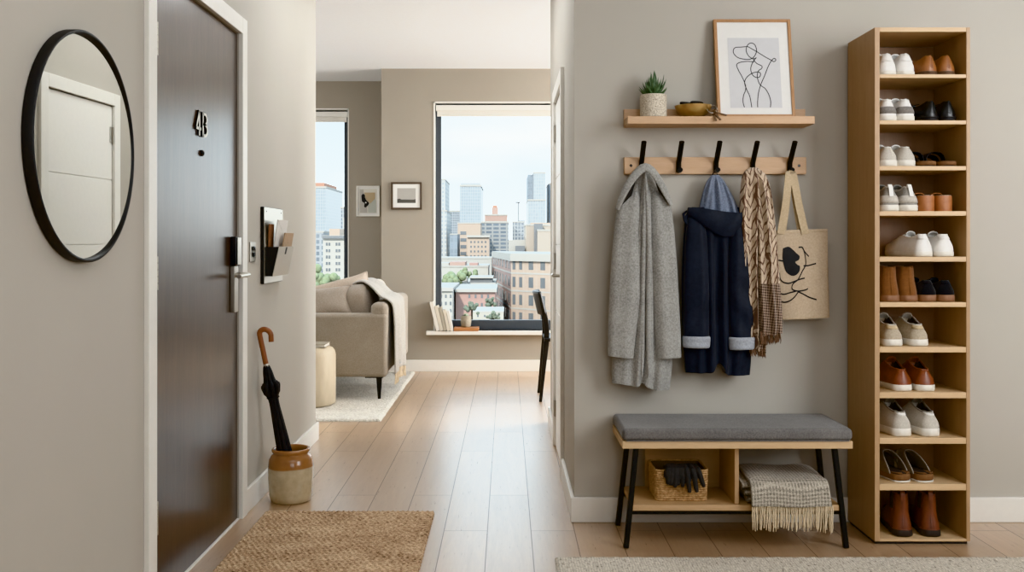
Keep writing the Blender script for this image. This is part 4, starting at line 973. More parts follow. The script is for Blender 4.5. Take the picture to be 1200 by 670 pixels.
def upper(P):
    mb = MB(); rings = [section(s, P, copen(s, P)) for s in SS]; n = len(rings[0]); mb.loft(rings, cap=True, closed=False)
    fs = []
    for i in range(len(SS) - 1):
        op = (copen(SS[i], P) + copen(SS[i + 1], P)) / 2 > .3
        for j in range(n - 1): fs.append(1 if op and 8 <= j <= n - 10 else 0)
    mb.mi = fs
    mb.f += [tuple(range(n)), tuple(range((len(SS) - 1) * n, len(SS) * n))]; mb.mi += [0, 0]
    return mb
def shell(P, sa, sb, ja, jb, off=.0012, step=14):
    """overlay following the upper: s range, profile point range (both sides); ja..jb counted from the sole"""
    mb = MB(); n = 29
    ss = [lerp(sa, sb, (k / step) ** 1.6) for k in range(step + 1)]
    L = []; 
    for s in ss:
        r = section(max(.002, s), P, copen(s, P)); cen = Vector((0, max(s * P['L'], .04 * P['L']), P['t'] + .02))
        q = []
        for p in r:
            d = Vector((p.x - cen.x * 0, (p.y - cen.y) * (1 if s < .1 else 0), .3 * (p.z - cen.z))); d = d.normalized() if d.length > 1e-6 else Vector((0, 0, 1)); q.append(p + d * off)
        L.append(q)
    left = [q[ja:jb + 1] for q in L][::-1]; right = [q[n - 1 - jb:n - ja][::-1] for q in L]
    mb.loft(left + right, cap=False, closed=False); return mb
def sole_mesh(P, off=.0025, z0=0, z1=None, sa=0, sb=1, mi=0, mb=None, flare=0):
    z1 = P['t'] if z1 is None else z1; mb = mb or MB()
    sl = [s for s in SS if sa <= s <= sb]
    if sa > 0: sl = [sa] + sl
    if sb < 1: sl = sl + [sb]
    def pl(o, z): 
        Lp = [Vector((-(outline(s, P['wh'], P['wb'], P.get('toe', 2.2)) + o), s * P['L'] + (-o if s < .02 else o if s > .98 else 0), z + .004 * P.get('toespring', .5) * sstep(.7, 1, s) * 2)) for s in sl]
        return Lp + [Vector((-p.x, p.y, p.z)) for p in Lp[::-1]]
    e = min(.004, (z1 - z0) * .25)
    mb.loft([pl(off - e * .8 + flare, z0), pl(off + flare, z0 + e), pl(off, z1 - e * .6), pl(off - e * .4, z1)], mi=mi); return mb
def laces(P, mat, parent, s0=.50, s1=.68, n=4):
    mb = MB()
    for k in range(n):
        s = lerp(s0, s1, k / (n - 1)); h = interp(P['h'], s)[0] + P['t'] + .002; w_ = outline(s, P['wh'], P['wb']) * .42; y = s * P['L']
        mb.tube([Vector((-w_, y, h - .009)), Vector((-w_ * .5, y + .001, h - .0005)), Vector((0, y + .002, h + .001)), Vector((w_ * .5, y + .001, h - .0005)), Vector((w_, y, h - .009))], .0022, 6)
    s = s0 - .01; h = interp(P['h'], s)[0] + P['t'] + .004; y = s * P['L']
    for sg in (-1, 1):
        mb.tube([Vector((0, y, h)) + Vector((sg * .017 * sin(pi * k / 8) , -.004 + .010 * cos(pi * k / 4), .004 * sin(pi * k / 8))) for k in range(9)], .0018, 6)
    mb.build('laces', mat, parent)
def tongue(P, mat, parent, up=.018, s=.44):
    h0 = interp(P['h'], .55)[0] + P['t'] - .004; h1 = interp(P['h'], s)[0] + P['t'] + up; w_ = outline(s, P['wh'], P['wb']) * .62
    def fn(u, v):
        x = (u - .5) * 2 * w_ * (1 - .25 * (abs(2 * u - 1) ** 3) * v); return Vector((x, lerp(.56, s - .03, v) * P['L'], lerp(h0, h1, v) - .010 * (2 * u - 1) ** 2 - .004 * (abs(2 * u - 1) > .9)))
    MB().grid(fn, 10, 8).build('tongue', mat, parent, solid=.004, auto=False)
def collar_roll(P, mat, parent, r=.0035):
    L = []
    for s in [x for x in SS if P.get('open', (.05, .46))[0] - .02 <= x <= P.get('open', (.05, .46))[1] + .02]:
        q = section(s, P, copen(s, P)); L.append((q[7], q[21]))
    pts = [a for a, b_ in L][::-1] + [b_ for a, b_ in L]
    MB().tube(pts, r, 8).build('collar', mat, parent)
trainer_h = [(0, .054), (.07, .057), (.18, .057), (.32, .066), (.43, .079), (.52, .076), (.6, .062), (.7, .047), (.8, .037), (.9, .029), (.96, .022), (1, .012)]
sneak_h = [(0, .062), (.06, .062), (.15, .055), (.3, .050), (.42, .056), (.52, .062), (.6, .056), (.7, .044), (.8, .035), (.9, .028), (.96, .022), (1, .012)]
low_h = [(0, .056), (.06, .056), (.15, .050), (.3, .042), (.42, .044), (.52, .050), (.6, .048), (.7, .040), (.8, .032), (.9, .026), (.96, .020), (1, .01)]
def scaleh(h, k): return [(a, b_ * k) for a, b_ in h]
def boot_h(H1, toeh=.038): return [(0, H1 * .98), (.05, H1), (.25, H1), (.40, H1), (.455, H1 * .985), (.50, H1 * .72), (.54, H1 * .56), (.60, toeh * 1.45), (.70, toeh * 1.12), (.82, toeh * .9), (.92, toeh * .72), (.97, toeh * .5), (1, toeh * .25)]
def base_thing(name): 
    o = bpy.data.objects.new(name, None); COL.objects.link(o); o.empty_display_size = .03; return o
def make_sneaker(name, P, um, sm, lin_, heel=None, band=None, lace=None, tng=None, welt=None, tab=None, roll=None):
    o = base_thing(name)
    upper(P).build('upper', [um, lin_], o, angle=75)
    sole_mesh(P).build('sole', sm, o, angle=50)
    if heel: shell(P, .002, heel[1], heel[2], heel[3], .0014).build('heel_tab', heel[0], o, solid=.0012, auto=False)
    if band: shell(P, .002, band[1], band[2], band[3], .0012).build('side_band', band[0], o, solid=.001, auto=False)
    if tng: tongue(P, tng, o)
    if lace: laces(P, lace, o)
    if roll: collar_roll(P, roll, o)
    if tab:
        hb = P['h'][0][1] + P['t']; mb = MB(); P_ = [(-.004 + P.get('lean', .01) * .3, hb - tab[1]), (P.get('lean', .01) * .8 - .003, hb - .006), (P.get('lean', .01) + .0005, hb + tab[2] - .004), (P.get('lean', .01) + .004, hb + tab[2]), (P.get('lean', .01) + .007, hb + tab[2] - .004), (P.get('lean', .01) + .007, hb - .01)]
        mb.loft([[Vector((x, y + dy, z + dz)) for x, dy, dz in ((-.0075, -.0015, 0), (.0075, -.0015, 0), (.0075, .0015, 0), (-.0075, .0015, 0))] for y, z in P_]); mb.build('pull_tab', tab[0], o, angle=60)
    if welt: sole_mesh(P, .0035, P['t'] - .004, P['t'] + .001).build('welt', welt, o)
    return o
def make_dress(name, P, um, sm, lin_, heelm):
    o = base_thing(name); upper(P).build('upper', [um, lin_], o, angle=75)
    sole_mesh(P, .003, P['t'] - .006, P['t'] + .0005).build('welt', sm, o)
    sole_mesh(P, .0015, 0, P['t'] - .006, 0, .27).build('heel', heelm, o)
    laces(P, um, o, .5, .6, 3); MB().tube([section(.004, P, 0)[k] + Vector((0, -.0012, 0)) for k in range(2, 9)][:1] + [Vector((0, -.0008 + P.get('lean', .01) * (k / 6) ** 2, P['t'] + P['h'][0][1] * k / 6 * .97)) for k in range(1, 7)], .0008, 6).build('back_seam', um, o)
    return o
def make_boot(name, P, um, sm, lin_, tabm=None, gore=None, flare=.001):
    o = base_thing(name); upper(P).build('upper', [um, lin_], o, angle=75)
    sole_mesh(P, .004, 0, P['t'], flare=flare).build('sole', sm, o, angle=50)
    sole_mesh(P, .003, P['t'] - .001, P['t'] + .003).build('welt', um, o)
    hb = P['h'][1][1] + P['t']; ln = P.get('lean', .01)
    MB().tube([Vector((0, ln * sstep(0, P.get('pq', 1), k / 8) - .0012, P['t'] + .004 + (P['h'][0][1] - .006) * k / 8)) for k in range(9)], .0018, 6, flat=(.6, 1.4)).build('back_seam', um, o)
    if tabm: MB().loft([[Vector((x, y + dy, z)) for x, dy in ((-.008, -.0015), (.008, -.0015), (.008, .0015), (-.008, .0015))] for y, z in ((ln - .004, hb - .022), (ln - .003, hb), (ln, hb + .012), (ln + .004, hb + .014), (ln + .008, hb + .010), (ln + .009, hb - .01))]).build('pull_tab', tabm, o, angle=60)
    if gore: shell(P, .16, .30, 3, 6, .001).build('elastic_gore', gore, o, solid=.0008, auto=False)
    collar_roll(P, um, o, .0024); return o
def arch(P, sa, sb, hk, inset=0, back=0.0, rows=18, n=26, w0=1.02):
    """open tunnel over the foot between sa and sb; hk keys (s, height). back shifts the crown toward the heel"""
    def fn(u, v):
        s = lerp(sa, sb, v); a = pi * u; h = interp(hk, s)[0]; w_ = outline(s, P['wh'], P['wb']) * w0 - inset
        ca = cos(a); return Vector((-w_ * math.copysign(abs(ca) ** .7, ca), s * P['L'] - back * sin(a) * (1 - v), P['t'] - .004 + h * sin(a) ** .75))
    return MB().grid(fn, n, rows)
def make_clog():
    P = dict(L=.252, wh=.036, wb=.047, t=.030, h=low_h); o = base_thing('clog')
    sole_mesh(P, .001, .0065, .030).build('footbed', 'cork', o, angle=50); sole_mesh(P, .002, 0, .006).build('outsole', 'sole_white', o)
    sole_mesh(P, -.005, .0285, .032).build('insole', 'lining_dark', o)
    MB().grid(lambda u, v: (lambda s: Vector((lerp(-1, 1, u) * outline(s, P['wh'], P['wb']) * .96, s * P['L'], .0305 + .008 * abs(2 * u - 1) ** 4 * (1 - v))))(lerp(.005, .30, v)), 12, 10).build('heel_cup', 'cork', o, solid=.002, auto=False)
    hk = [(.15, .074), (.35, .070), (.55, .060), (.68, .048), (.8, .037), (.9, .028), (.97, .018), (1, .008)]
    arch(P, .15, .998, hk, 0, -.085).build('upper', 'taupe_suede', o, solid=.004, auto=False)
    e = [Vector(v) for v in arch(P, .15, .998, hk, 0, -.085).v[:27]]; MB().tube([v + Vector((0, -.001, .0005)) for v in e], .0026, 8).build('edge_binding', 'lining_pale', o)
    MB().tube([Vector((-.049 * cos(a), .125 + .025 * sin(a), .028 + .068 * sin(a) ** .75)) for a in [pi * k / 20 for k in range(21)]], .005, 8, flat=(.4, 1.4)).build('buckle_strap', 'taupe_suede', o)
    MB().box(-.051, -.044, .120, .136, .052, .066).build('buckle', 'steel', o, bevel=.002)
    return o
def make_sandal():
    P = dict(L=.258, wh=.035, wb=.045, t=.020, h=low_h); o = base_thing('sandal')
    sole_mesh(P, .001, .004, .020).build('footbed', 'cork', o, angle=50); sole_mesh(P, .0015, 0, .0038).build('outsole', 'sole_black', o); sole_mesh(P, -.003, .0195, .0215).build('insole', 'lining_dark', o)
    a1 = arch(P, .40, .52, [(.4, .048), (.52, .045)]); a1.build('strap', 'black_leather', o, solid=.003, auto=False)
    arch(P, .60, .74, [(.6, .042), (.74, .034)]).build('strap', 'black_leather', o, solid=.003, auto=False)
    return o
def make_mule():
    P = dict(L=.250, wh=.033, wb=.042, t=.014, h=low_h); o = base_thing('mule')
    # raised heel wedge: the footbed slopes down to the toe
    mb = MB(); rings = []
    top = lambda s: .046 * (1 - sstep(.1, .62, s)) + .014
    lo = []; up_ = []
    sl = SS
    def pl(o_, f): 
        Lp = [Vector((-(outline(s, P['wh'], P['wb']) + o_), s * P['L'], f(s))) for s in sl]; return Lp + [Vector((-p.x, p.y, p.z)) for p in Lp[::-1]]
    MB().loft([pl(-.002, lambda s: 0), pl(0, lambda s: .003), pl(0, lambda s: top(s) - .003), pl(-.002, top)]).build('wedge', 'mule_tan', o, angle=50)
    MB().loft([pl(-.004, lambda s: top(s) - .001), pl(-.004, lambda s: top(s) + .0015)]).build('insole', 'lining_pale', o)
    q = dict(P, t=.016)
    arch(q, .34, .66, [(.34, .060), (.5, .052), (.66, .040)], 0, .02).build('upper', 'mule_tan', o, solid=.003, auto=False)
    return o
# ---------------------------------------------------------------- the pairs: (maker, label stem, row, [(px heel, dy, rot)])
def sx_at(px, row, dy): return wx(px, tf + dy)
def pair(root, row, spots, labels, cat, group):
    for i, ((px, dy, rot), lb) in enumerate(zip(spots, labels)):
        o = root if i == 0 else dup(root)
        o.location = (sx_at(px, row, dy), tf + dy, SH[row] + .0006); o.rotation_euler = (0, 0, R(rot)); tag(o, lb, cat, group)
S = lambda **k: dict(dict(L=.252, wh=.0335, wb=.043, t=.022, h=sneak_h, pinch=.33, lean=.016, rim=.86), **k)
def LR(a): return ['left ' + a, 'right ' + a]
P = S(t=.017, h=scaleh(sneak_h, 1.12), wh=.034)
pair(make_sneaker('sneaker', P, 'white_leather', 'sole_white', 'lining_pale', ('white_leather', .07, 3, 6), None, 'white_leather', 'white_leather'), 0, [(1042, .018, 0), (1064, .018, 3)], LR('plain white leather sneaker on the top shelf of the shoe tower'), 'shoe', 'white leather sneakers on the top shelf')
P = S(t=.015, h=scaleh(low_h, 1.12), wh=.032, wb=.041, lean=.012)
pair(make_dress('leather_shoe', P, 'tan_leather', 'sole_brown', 'lining_dark', 'sole_brown'), 0, [(1093, .018, 14), (1112.5, .018, 6)], LR('tan brown leather dress shoe on the top shelf of the shoe tower'), 'shoe', 'tan dress shoes on the top shelf')
P = S(t=.021, h=scaleh(sneak_h, 1.06), wh=.034)
pair(make_sneaker('sneaker', P, 'white_leather', 'sole_white', 'lining_pale', ('white_leather', .06, 5, 7), ('mid_grey', .36, 1, 3), 'white_leather', 'white_leather'), 1, [(1042.5, .018, 0), (1064, .018, 3)], LR('white sneaker with a grey band round the heel, second shelf from the top'), 'shoe', 'grey banded sneakers on the second shelf')
P = S(t=.017, h=scaleh(low_h, 1.10), wh=.032, wb=.041, lean=.012)
pair(make_dress('leather_shoe', P, 'black_leather', 'sole_black', 'lining_dark', 'sole_black'), 1, [(1095, .018, 14), (1114, .018, 5)], LR('glossy black leather dress shoe on the second shelf from the top'), 'shoe', 'black dress shoes on the second shelf')
P = S(t=.024, h=scaleh(sneak_h, .86), wh=.034)
pair(make_sneaker('sneaker', P, 'pale_knit', 'sole_white', 'lining_pale', ('white_leather', .10, 6, 7), None, 'pale_knit', 'white_leather'), 2, [(1043, .018, 0), (1065, .018, 4)], LR('pale grey low sneaker with thick white sole, third shelf from the top'), 'shoe', 'pale grey sneakers on the third shelf')
pair(make_sandal(), 2, [(1091, .018, 10), (1114, .020, 6)], LR('dark strappy sandal with cork sole on the third shelf from the top'), 'sandal', 'dark sandals on the third shelf')
P = S(t=.024, h=scaleh(sneak_h, 1.12), wh=.035, wb=.045)
pair(make_sneaker('sneaker', P, 'grey_mesh', 'sole_white', 'lining_dark', None, ('pale_knit', .3, 1, 3), 'pale_knit', 'grey_mesh', tab=('white_leather', .036, .010), roll='pale_knit'), 3, [(1045, .02, 0), (1068.5, .02, 8)], LR('grey running shoe with white heel pull tab, fourth shelf from the top'), 'shoe', 'grey running shoes on the fourth shelf')
pair(make_mule(), 3, [(1090, .02, 12), (1110, .02, 8)], LR('tan backless wedge mule on the fourth shelf from the top'), 'mule', 'tan mules on the fourth shelf')
P = S(t=.019, h=scaleh(sneak_h, 1.06), wh=.036, wb=.045)
pair(make_sneaker('sneaker', P, 'white_leather', 'sole_white', 'lining_pale', ('white_leather', .08, 4, 7), None, 'white_leather', 'white_leather', roll='white_leather'), 4, [(1086, .022, 10), (1110, .02, 4)], LR('all white slip-on sneaker angled alone on the fifth shelf'), 'shoe', 'white sneakers alone on the fifth shelf')
P = S(L=.25, t=.024, wh=.034, wb=.041, h=boot_h(.110, .042), open=(.05, .44), rim=1.06, lean=.012, pinch=.16, pq=.6)
pair(make_boot('ankle_boot', P, 'brown_suede', 'gum', 'lining_dark'), 5, [(1045.5, .02, 0), (1067.5, .02, 4)], LR('brown suede ankle boot with tan sole on the sixth shelf'), 'boot', 'suede ankle boots on the sixth shelf')
P = S(t=.026, h=scaleh(low_h, 1.0), wh=.034)
pair(make_sneaker('sneaker', P, 'black_knit', 'gum', 'lining_dark', ('black_knit', .06, 4, 7), None, 'black_knit', 'black_knit'), 5, [(1091, .018, 10), (1112, .018, 6)], LR('black low sneaker with brown gum sole beside the suede ankle boots'), 'shoe', 'black gum sole sneakers on the sixth shelf')
P = S(t=.026, h=scaleh(trainer_h, .98), wh=.036, wb=.045)
pair(make_sneaker('sneaker', P, 'beige_suede', 'sole_white', 'lining_dark', ('beige_tab', .10, 4, 7), None, 'pale_knit', 'pale_knit', roll='pale_knit'), 6, [(1049, .021, 2), (1080, .021, 6)], LR('beige suede sneaker with tan heel tab on the seventh shelf'), 'shoe', 'beige sneakers on the seventh shelf')
P = S(t=.024, h=scaleh(trainer_h, 1.0), wh=.036, wb=.044)
pair(make_sneaker('sneaker', P, 'cognac', 'sole_white', 'lining_dark', None, None, 'cognac', 'cognac', roll='cognac'), 7, [(1061, .022, 7), (1087.5, .02, 4)], LR('cognac brown leather sneaker with white sole on the eighth shelf'), 'shoe', 'cognac sneakers on the eighth shelf')
P = S(t=.030, h=scaleh(trainer_h, 1.08), wh=.037, wb=.047)
pair(make_sneaker('sneaker', P, 'pale_knit', 'sole_white', 'lining_dark', ('white_leather', .11, 5, 7), None, 'pale_knit', 'grey_mesh', roll='grey_mesh'), 8, [(1060, .022, 8), (1094, .022, 10)], LR('chunky white and grey trainer on the ninth shelf'), 'shoe', 'chunky trainers on the ninth shelf')
pair(make_clog(), 8 + 1, [(1060, .021, 10), (1088, .021, 14)], LR('taupe suede clog with cork footbed on the tenth shelf'), 'clog', 'taupe clogs on the tenth shelf')
P = S(L=.25, t=.026, wh=.034, wb=.040, h=boot_h(.132, .045), open=(.05, .40), rim=1.06, lean=.016, pinch=.27, pq=.5)
pair(make_boot('chelsea_boot', P, 'chestnut', 'sole_dark', 'lining_dark', 'chestnut', 'lining_dark'), 10, [(1059, .025, -9), (1092, .025, -9)], LR('chestnut leather pull-on boot with dark sole in the bottom compartment'), 'boot', 'chestnut boots in the bottom compartment')

# ================================================================ LIVING ROOM
tag(MB().grid(lambda u, v: Vector((lerp(-3.6, -.81, u) + (random.uniform(-.006, .006) if u in (0, 1) else 0), lerp(6.13, 8.42, v) + (random.uniform(-.005, .005) if v in (0, 1) else 0), .002 if u in (0, 1) or v in (0, 1) else .016 + random.uniform(-.003, .003))), 200, 170).build('area_rug', 'area_rug', None, fixn=False, auto=False), 'nubby ivory area rug under the sofa', 'rug')
RZ = .018
# sofa: back toward +X, near arm facing the hall
sx0, sx1, sya, syb = -1.80, -.862, 6.88, 8.36
t = thing('sofa', 'beige linen sofa seen from its arm side with slim black legs', 'sofa', ((sx0 + sx1) / 2, (sya + syb) / 2, RZ))
def rb(name, mat, x0, x1, y0, y1, z0, z1, bev, par=None, sub=3):
    return MB().box(x0, x1, y0, y1, z0, z1).build(name, mat, par or t, bevel=bev, bseg=sub)
rb('base', 'sofa', sx0 + .02, sx1 - .012, sya + .13, syb - .13, .19, .33, .02)
rb('arm', 'sofa', sx0, sx1 - .001, sya, sya + .125, .178, .638, .032, sub=5); rb('arm', 'sofa', sx0, sx1 - .001, syb - .125, syb, .178, .638, .032, sub=5)
rb('backrest', 'sofa', sx1 - .125, sx1 + .002, sya + .012, syb - .012, .20, .715, .045, sub=5)
MB().blob((-1.42, (sya + syb) / 2, .405), (.36, .605, .08), (.25, .35), seg=48).build('seat_cushion', 'cushion', t, angle=80)
for i, yc_ in enumerate((7.315, 7.93)):
    MB().blob((-1.095, yc_, .655), (.10, .305, .185), (.45, .5), Euler((0, R(-12), 0)), 44, 24).build('back_cushion', 'cushion' if i == 0 else 'white_cushion', t, angle=80)
for (x, y) in ((-.925, 6.93), (-.905, 8.28), (-1.74, 6.93), (-1.74, 8.28)):
    MB().hexa([(x - .010, y - .010, RZ), (x + .010, y - .010, RZ), (x + .010, y + .010, RZ), (x - .010, y + .010, RZ)], [(x - .02, y - .02, .178), (x + .02, y - .02, .178), (x + .02, y + .02, .178), (x - .02, y + .02, .178)]).box(x - .10 if x > -1.3 else x - .03, x + .03 if x > -1.3 else x + .10, y - .03, y + .03, .172, .179).build('leg', 'black_metal', t, bevel=.002)
# scatter pillows at the near end
def pillow(name, mat, label, c, r, rot, seed):
    o = thing(name, label, 'pillow', c); M = rot.to_matrix(); rn = random.Random(seed); vs = []
    def fn(sg):
        def f(u, v):
            a, b_ = 2 * u - 1, 2 * v - 1; e = max(0, (1 - abs(a) ** 3.2)) ** .55 * max(0, (1 - abs(b_) ** 3.2)) ** .55
            pin = 1 - .07 * (1 - abs(b_) ** 2) * abs(a) ** 2
            pin2 = 1 - .07 * (1 - abs(a) ** 2) * abs(b_) ** 2
            return M @ Vector((a * r[0] * pin, b_ * r[1] * pin2, sg * r[2] * (e + .02) + .004 * sin(a * 5 + seed) * sin(b_ * 4 + seed * 2))) + Vector(c)
        return f
    MB().grid(fn(1), 26, 26).grid(fn(-1), 26, 26).build('cover', mat, o, angle=80, fixn=False)
    E = [fn(0)(u / 20, 0) for u in range(21)] + [fn(0)(1, u / 20) for u in range(1, 21)] + [fn(0)(1 - u / 20, 1) for u in range(1, 21)] + [fn(0)(0, 1 - u / 20) for u in range(1, 21)]
    MB().tube(E, .005, 6).build('piping', mat, o, angle=80)
    return o
pillow('scatter_pillow', 'cushion', 'beige scatter pillow lying nearest the sofa arm', (-1.335, 7.045, .70), (.19, .125, .07), Euler((R(62), R(-6), R(6))), 1)
pillow('scatter_pillow', 'pillow', 'paler blush scatter pillow leaning behind the beige one', (-1.27, 7.40, .745), (.225, .135, .065), Euler((R(62), R(-15), R(10))), 2)
# throw over the sofa back
t = thing('sofa_throw', 'grey fringed throw hanging over the back of the sofa', 'blanket', (-.9, 7.1, .73))
prof = [(0, -1.165, .835), (.10, -1.135, .85), (.18, -1.075, .856), (.26, -1.0, .815), (.33, -.93, .752), (.38, -.88, .735), (.43, -.842, .70), (.50, -.832, .62), (.7, -.825, .45), (.9, -.818, .28), (1, -.816, .20)]
def thr(u, v):
    x, z = interp(prof, v); y = lerp(6.93, 7.66, u) + .24 * (1 - sstep(.05, .42, v)) * (1 - u) + .02 * sin(v * 5)
    x += (.012 * sin(u * 17) + .006 * sin(u * 31 + v * 3)) * sstep(.4, .6, v) + .008
    z += .008 * sin(u * 9) * (1 - sstep(.3, .5, v)) + (.018 * sin(u * 5) if v > .95 else 0)
    return Vector((x, y, z))
MB().grid(thr, 44, 50).build('cloth', 'throw', t, solid=.010, auto=False)
mb = MB(); rn = random.Random(9)
for i in range(52):
    p = thr(i / 51, 1); mb.tube([p + Vector((.002 * sin(k + i), .002 * cos(k * 2 + i), -.016 * k)) for k in range(6)], [.004, .0045, .004, .004, .004, .002], 5)
mb.build('fringe', 'fringe', t, angle=80)
# stool with a book on it
scx, scy, sr = -1.378, 6.69, .178
t = tag(MB().lathe([(0, 0), (sr - .02, 0), (sr, .015), (sr, .345), (sr - .006, .375), (sr - .022, .397), (sr - .045, .405), (0, .405)], (0, 0, 0), 56, cap=False).build('drum_stool', 'stool', None, angle=60), 'cream drum side stool on the rug by the sofa arm', 'side table'); t.location = (scx, scy, RZ)
t = thing('book', 'grey book lying on top of the drum stool', 'book', (scx + .005, scy, RZ + .4055))
MB().box(scx - .13, scx + .125, scy - .10, scy + .09, RZ + .4057, RZ + .4097).box(scx - .13, scx + .125, scy - .10, scy + .09, RZ + .426, RZ + .430).box(scx - .13, scx - .126, scy - .10, scy + .09, RZ + .4097, RZ + .426).build('cover', 'vase', t, smooth=False)
MB().box(scx - .126, scx + .12, scy - .096, scy + .086, RZ + .4098, RZ + .4259).build('pages', 'book_white', t, smooth=False)
# dining chair seen from behind at the edge of the hall wall
t = thing('dining_chair', 'black wooden dining chair with curved back beyond the hall wall', 'chair', (.45, 7.1, 0))
def leg_curve(y, yt, ybt):
    ks = [(0, wx(634.5, 6.9), ybt), (.42, .286, y), (.56, .290, y), (.79, .235, yt)]
    return ks
for y, ybt in ((6.925, 6.90), (7.275, 7.31)):
    ks = [(0, .243, ybt), (.25, .268, lerp(ybt, y, .6)), (.44, .287, y), (.56, .285, y), (.70, .258, y), (.785, .236, y)]
    rings = []
    for k in range(25):
        z = .785 * k / 24; x, yy = interp(ks, z); w_ = lerp(.011, .019, sstep(0, .45, z)) * (1 - .25 * sstep(.6, .78, z)); d_ = w_ * .8
        rings.append([Vector((x + w_ * a, yy + d_ * b_, z)) for a, b_ in ((-1, -1), (1, -1), (1, 1), (-1, 1))])
    MB().loft(rings).build('rear_leg', 'chair', t, bevel=.004)
for y, ybt in ((6.92, 6.89), (7.28, 7.31)):
    MB().loft([[Vector((x + r_ * a, yy + r_ * b_, z)) for a, b_ in ((-1, -1), (1, -1), (1, 1), (-1, 1))] for z, x, yy, r_ in ((0, .70, ybt, .011), (.43, .675, y, .018))]).build('front_leg', 'chair', t, bevel=.004)
MB().grid(lambda u, v: Vector((lerp(.272, .71, u), lerp(6.885, 7.315, v) , .448 - .014 * sin(pi * u) * sin(pi * v))), 14, 14).build('seat', 'chair', t, solid=.024, auto=False, bevel=.004)
def back_b(u, v):
    y = lerp(6.905, 7.295, u); z = lerp(.625, .793, v); x = lerp(.272, .232, v) - .045 * sin(pi * u) * .9 + .006
    return Vector((x, y, z))
MB().grid(back_b, 22, 8).build('back_panel', 'chair', t, solid=.020, auto=False)
# pictures on the far walls
def pic(name, label, pxa, pxb, pya, pyb, Y, frame_mat, fwid, matw, layers):
    x0, x1, z0, z1 = wx(pxa, Y), wx(pxb, Y), wz(pyb, Y), wz(pya, Y); yb = Y - .022
    o = thing(name, label, 'picture', ((x0 + x1) / 2, Y, z0))
    MB().box(x0, x0 + fwid, yb, Y, z0, z1).box(x1 - fwid, x1, yb, Y, z0, z1).box(x0 + fwid, x1 - fwid, yb, Y, z0, z0 + fwid).box(x0 + fwid, x1 - fwid, yb, Y, z1 - fwid, z1).build('frame', frame_mat, o, bevel=.001)
    MB().box(x0 + fwid, x1 - fwid, yb + .008, Y - .001, z0 + fwid, z1 - fwid).build('mat_board', 'white_paper', o, smooth=False)
    for k, (nm, mt, poly) in enumerate(layers):
        P = [(lerp(x0, x1, a), lerp(z1, z0, b_)) for a, b_ in poly]
        MB().prism(P, .0006, 'y', yb + .0072 - .0007 * k).build(nm, mt, o, smooth=False)
    return o
pa_ = plain('print_sand', '#bba88b', .8); pb_ = plain('print_sage', '#b9bcb4', .8); pc_ = plain('print_grey', '#b4b0aa', .8); pd_ = plain('print_sky', '#aaa7a2', .8); pe_ = plain('print_land', '#55544f', .8); pw_ = plain('print_cream', '#d6d2c8', .8)
circ = lambda cx, cy, rx, ry, n=20: [(cx + rx * cos(2 * pi * k / n), cy + ry * sin(2 * pi * k / n)) for k in range(n)]
pic('abstract_print', 'white framed abstract print with black and sand shapes on the recessed wall', 418, 445.2, 217.8, 253.5, YA, 'white_trim', .014, .03,
    [('print_paper', pw_, [(.12, .10), (.88, .10), (.88, .90), (.12, .90)]), ('grey_shape', pc_, [(.15, .12), (.3, .12), (.34, .35), (.45, .62), (.47, .88), (.15, .88)]), ('sage_shape', pb_, [(.5, .62), (.8, .42), (.85, .5), (.85, .88), (.5, .88)]),
     ('sand_shape', pa_, [(.34, .22), (.80, .22), (.80, .42), (.60, .58), (.40, .42)]),
     ('black_shape', 'ink', circ(.29, .34, .075, .075)), ('black_shape', 'ink', [(.22, .38), (.36, .37), (.42, .47), (.55, .56), (.50, .64), (.38, .72), (.33, .68), (.35, .57), (.24, .51)]), ('white_dot', 'white_paper', circ(.405, .55, .03, .025))])
pic('landscape_print', 'dark framed landscape photograph with wide white mat on the far wall', 458.5, 494.5, 213.5, 245.5, YF, 'walnut_frame', .017, .04,
    [('sky', pd_, [(.2, .22), (.8, .22), (.8, .66), (.2, .66)]), ('land', pe_, [(.2, .62), (.28, .6), (.34, .635), (.5, .635), (.72, .64), (.8, .62), (.8, .76), (.2, .76)])])
# things on the window sill
sz_ = WZ0 + .0005; YS_ = YF - .018
cols = ['book_white', 'book_cream', 'book_grey', 'book_cream', 'book_white']
names = ['tall white book leaning at the left end of the window sill', 'cream book second from the left on the window sill', 'grey book in the middle of the leaning row on the window sill', 'short cream book fourth from the left on the window sill', 'short pale book at the right end of the leaning row on the window sill']
xb = -.625
for i, (hgt, th, lean) in enumerate(((.262, .030, 13), (.225, .030, 13), (.215, .026, 12.5), (.19, .026, 12), (.175, .022, 12))):
    o = thing('book', names[i], 'book', (xb, YS_, sz_), 'books leaning on the window sill')
    c = bx('cover', cols[i], o, 0, 0, 0, 0, 0, 0) if False else None
    def bb_(x0, x1, y0, y1, z0, z1): 
        mb = MB().box(x0, x1, y0, y1, z0, z1); a = -R(lean)
        for v in mb.v: x, z = v.x, v.z; v.x = xb + x * cos(a) - z * -sin(a) * -1 if False else xb + x * cos(a) + z * sin(a); v.z = sz_ + th * sin(R(lean)) * 0 + (-x * sin(a) + z * cos(a)) + 0; v.y += YS_
        return mb
    cov = MB(); 
    for q in ((0, .003, -.06, .08, 0, hgt), (th - .003, th, -.06, .08, 0, hgt), (.003, th - .003, -.06, -.057, 0, hgt)): m2 = bb_(*q); cov.add(m2.v, m2.f)
    zmin = min(v.z for v in cov.v); 
    for v in cov.v: v.z += sz_ - zmin
    cov.build('cover', cols[i], o, smooth=False)
    pg = bb_(.0032, th - .0032, -.0565, .076, .004, hgt - .004)
    for v in pg.v: v.z += sz_ - zmin
    pg.build('pages', 'book_white', o, smooth=False)
    xb += th / cos(R(lean)) + .003
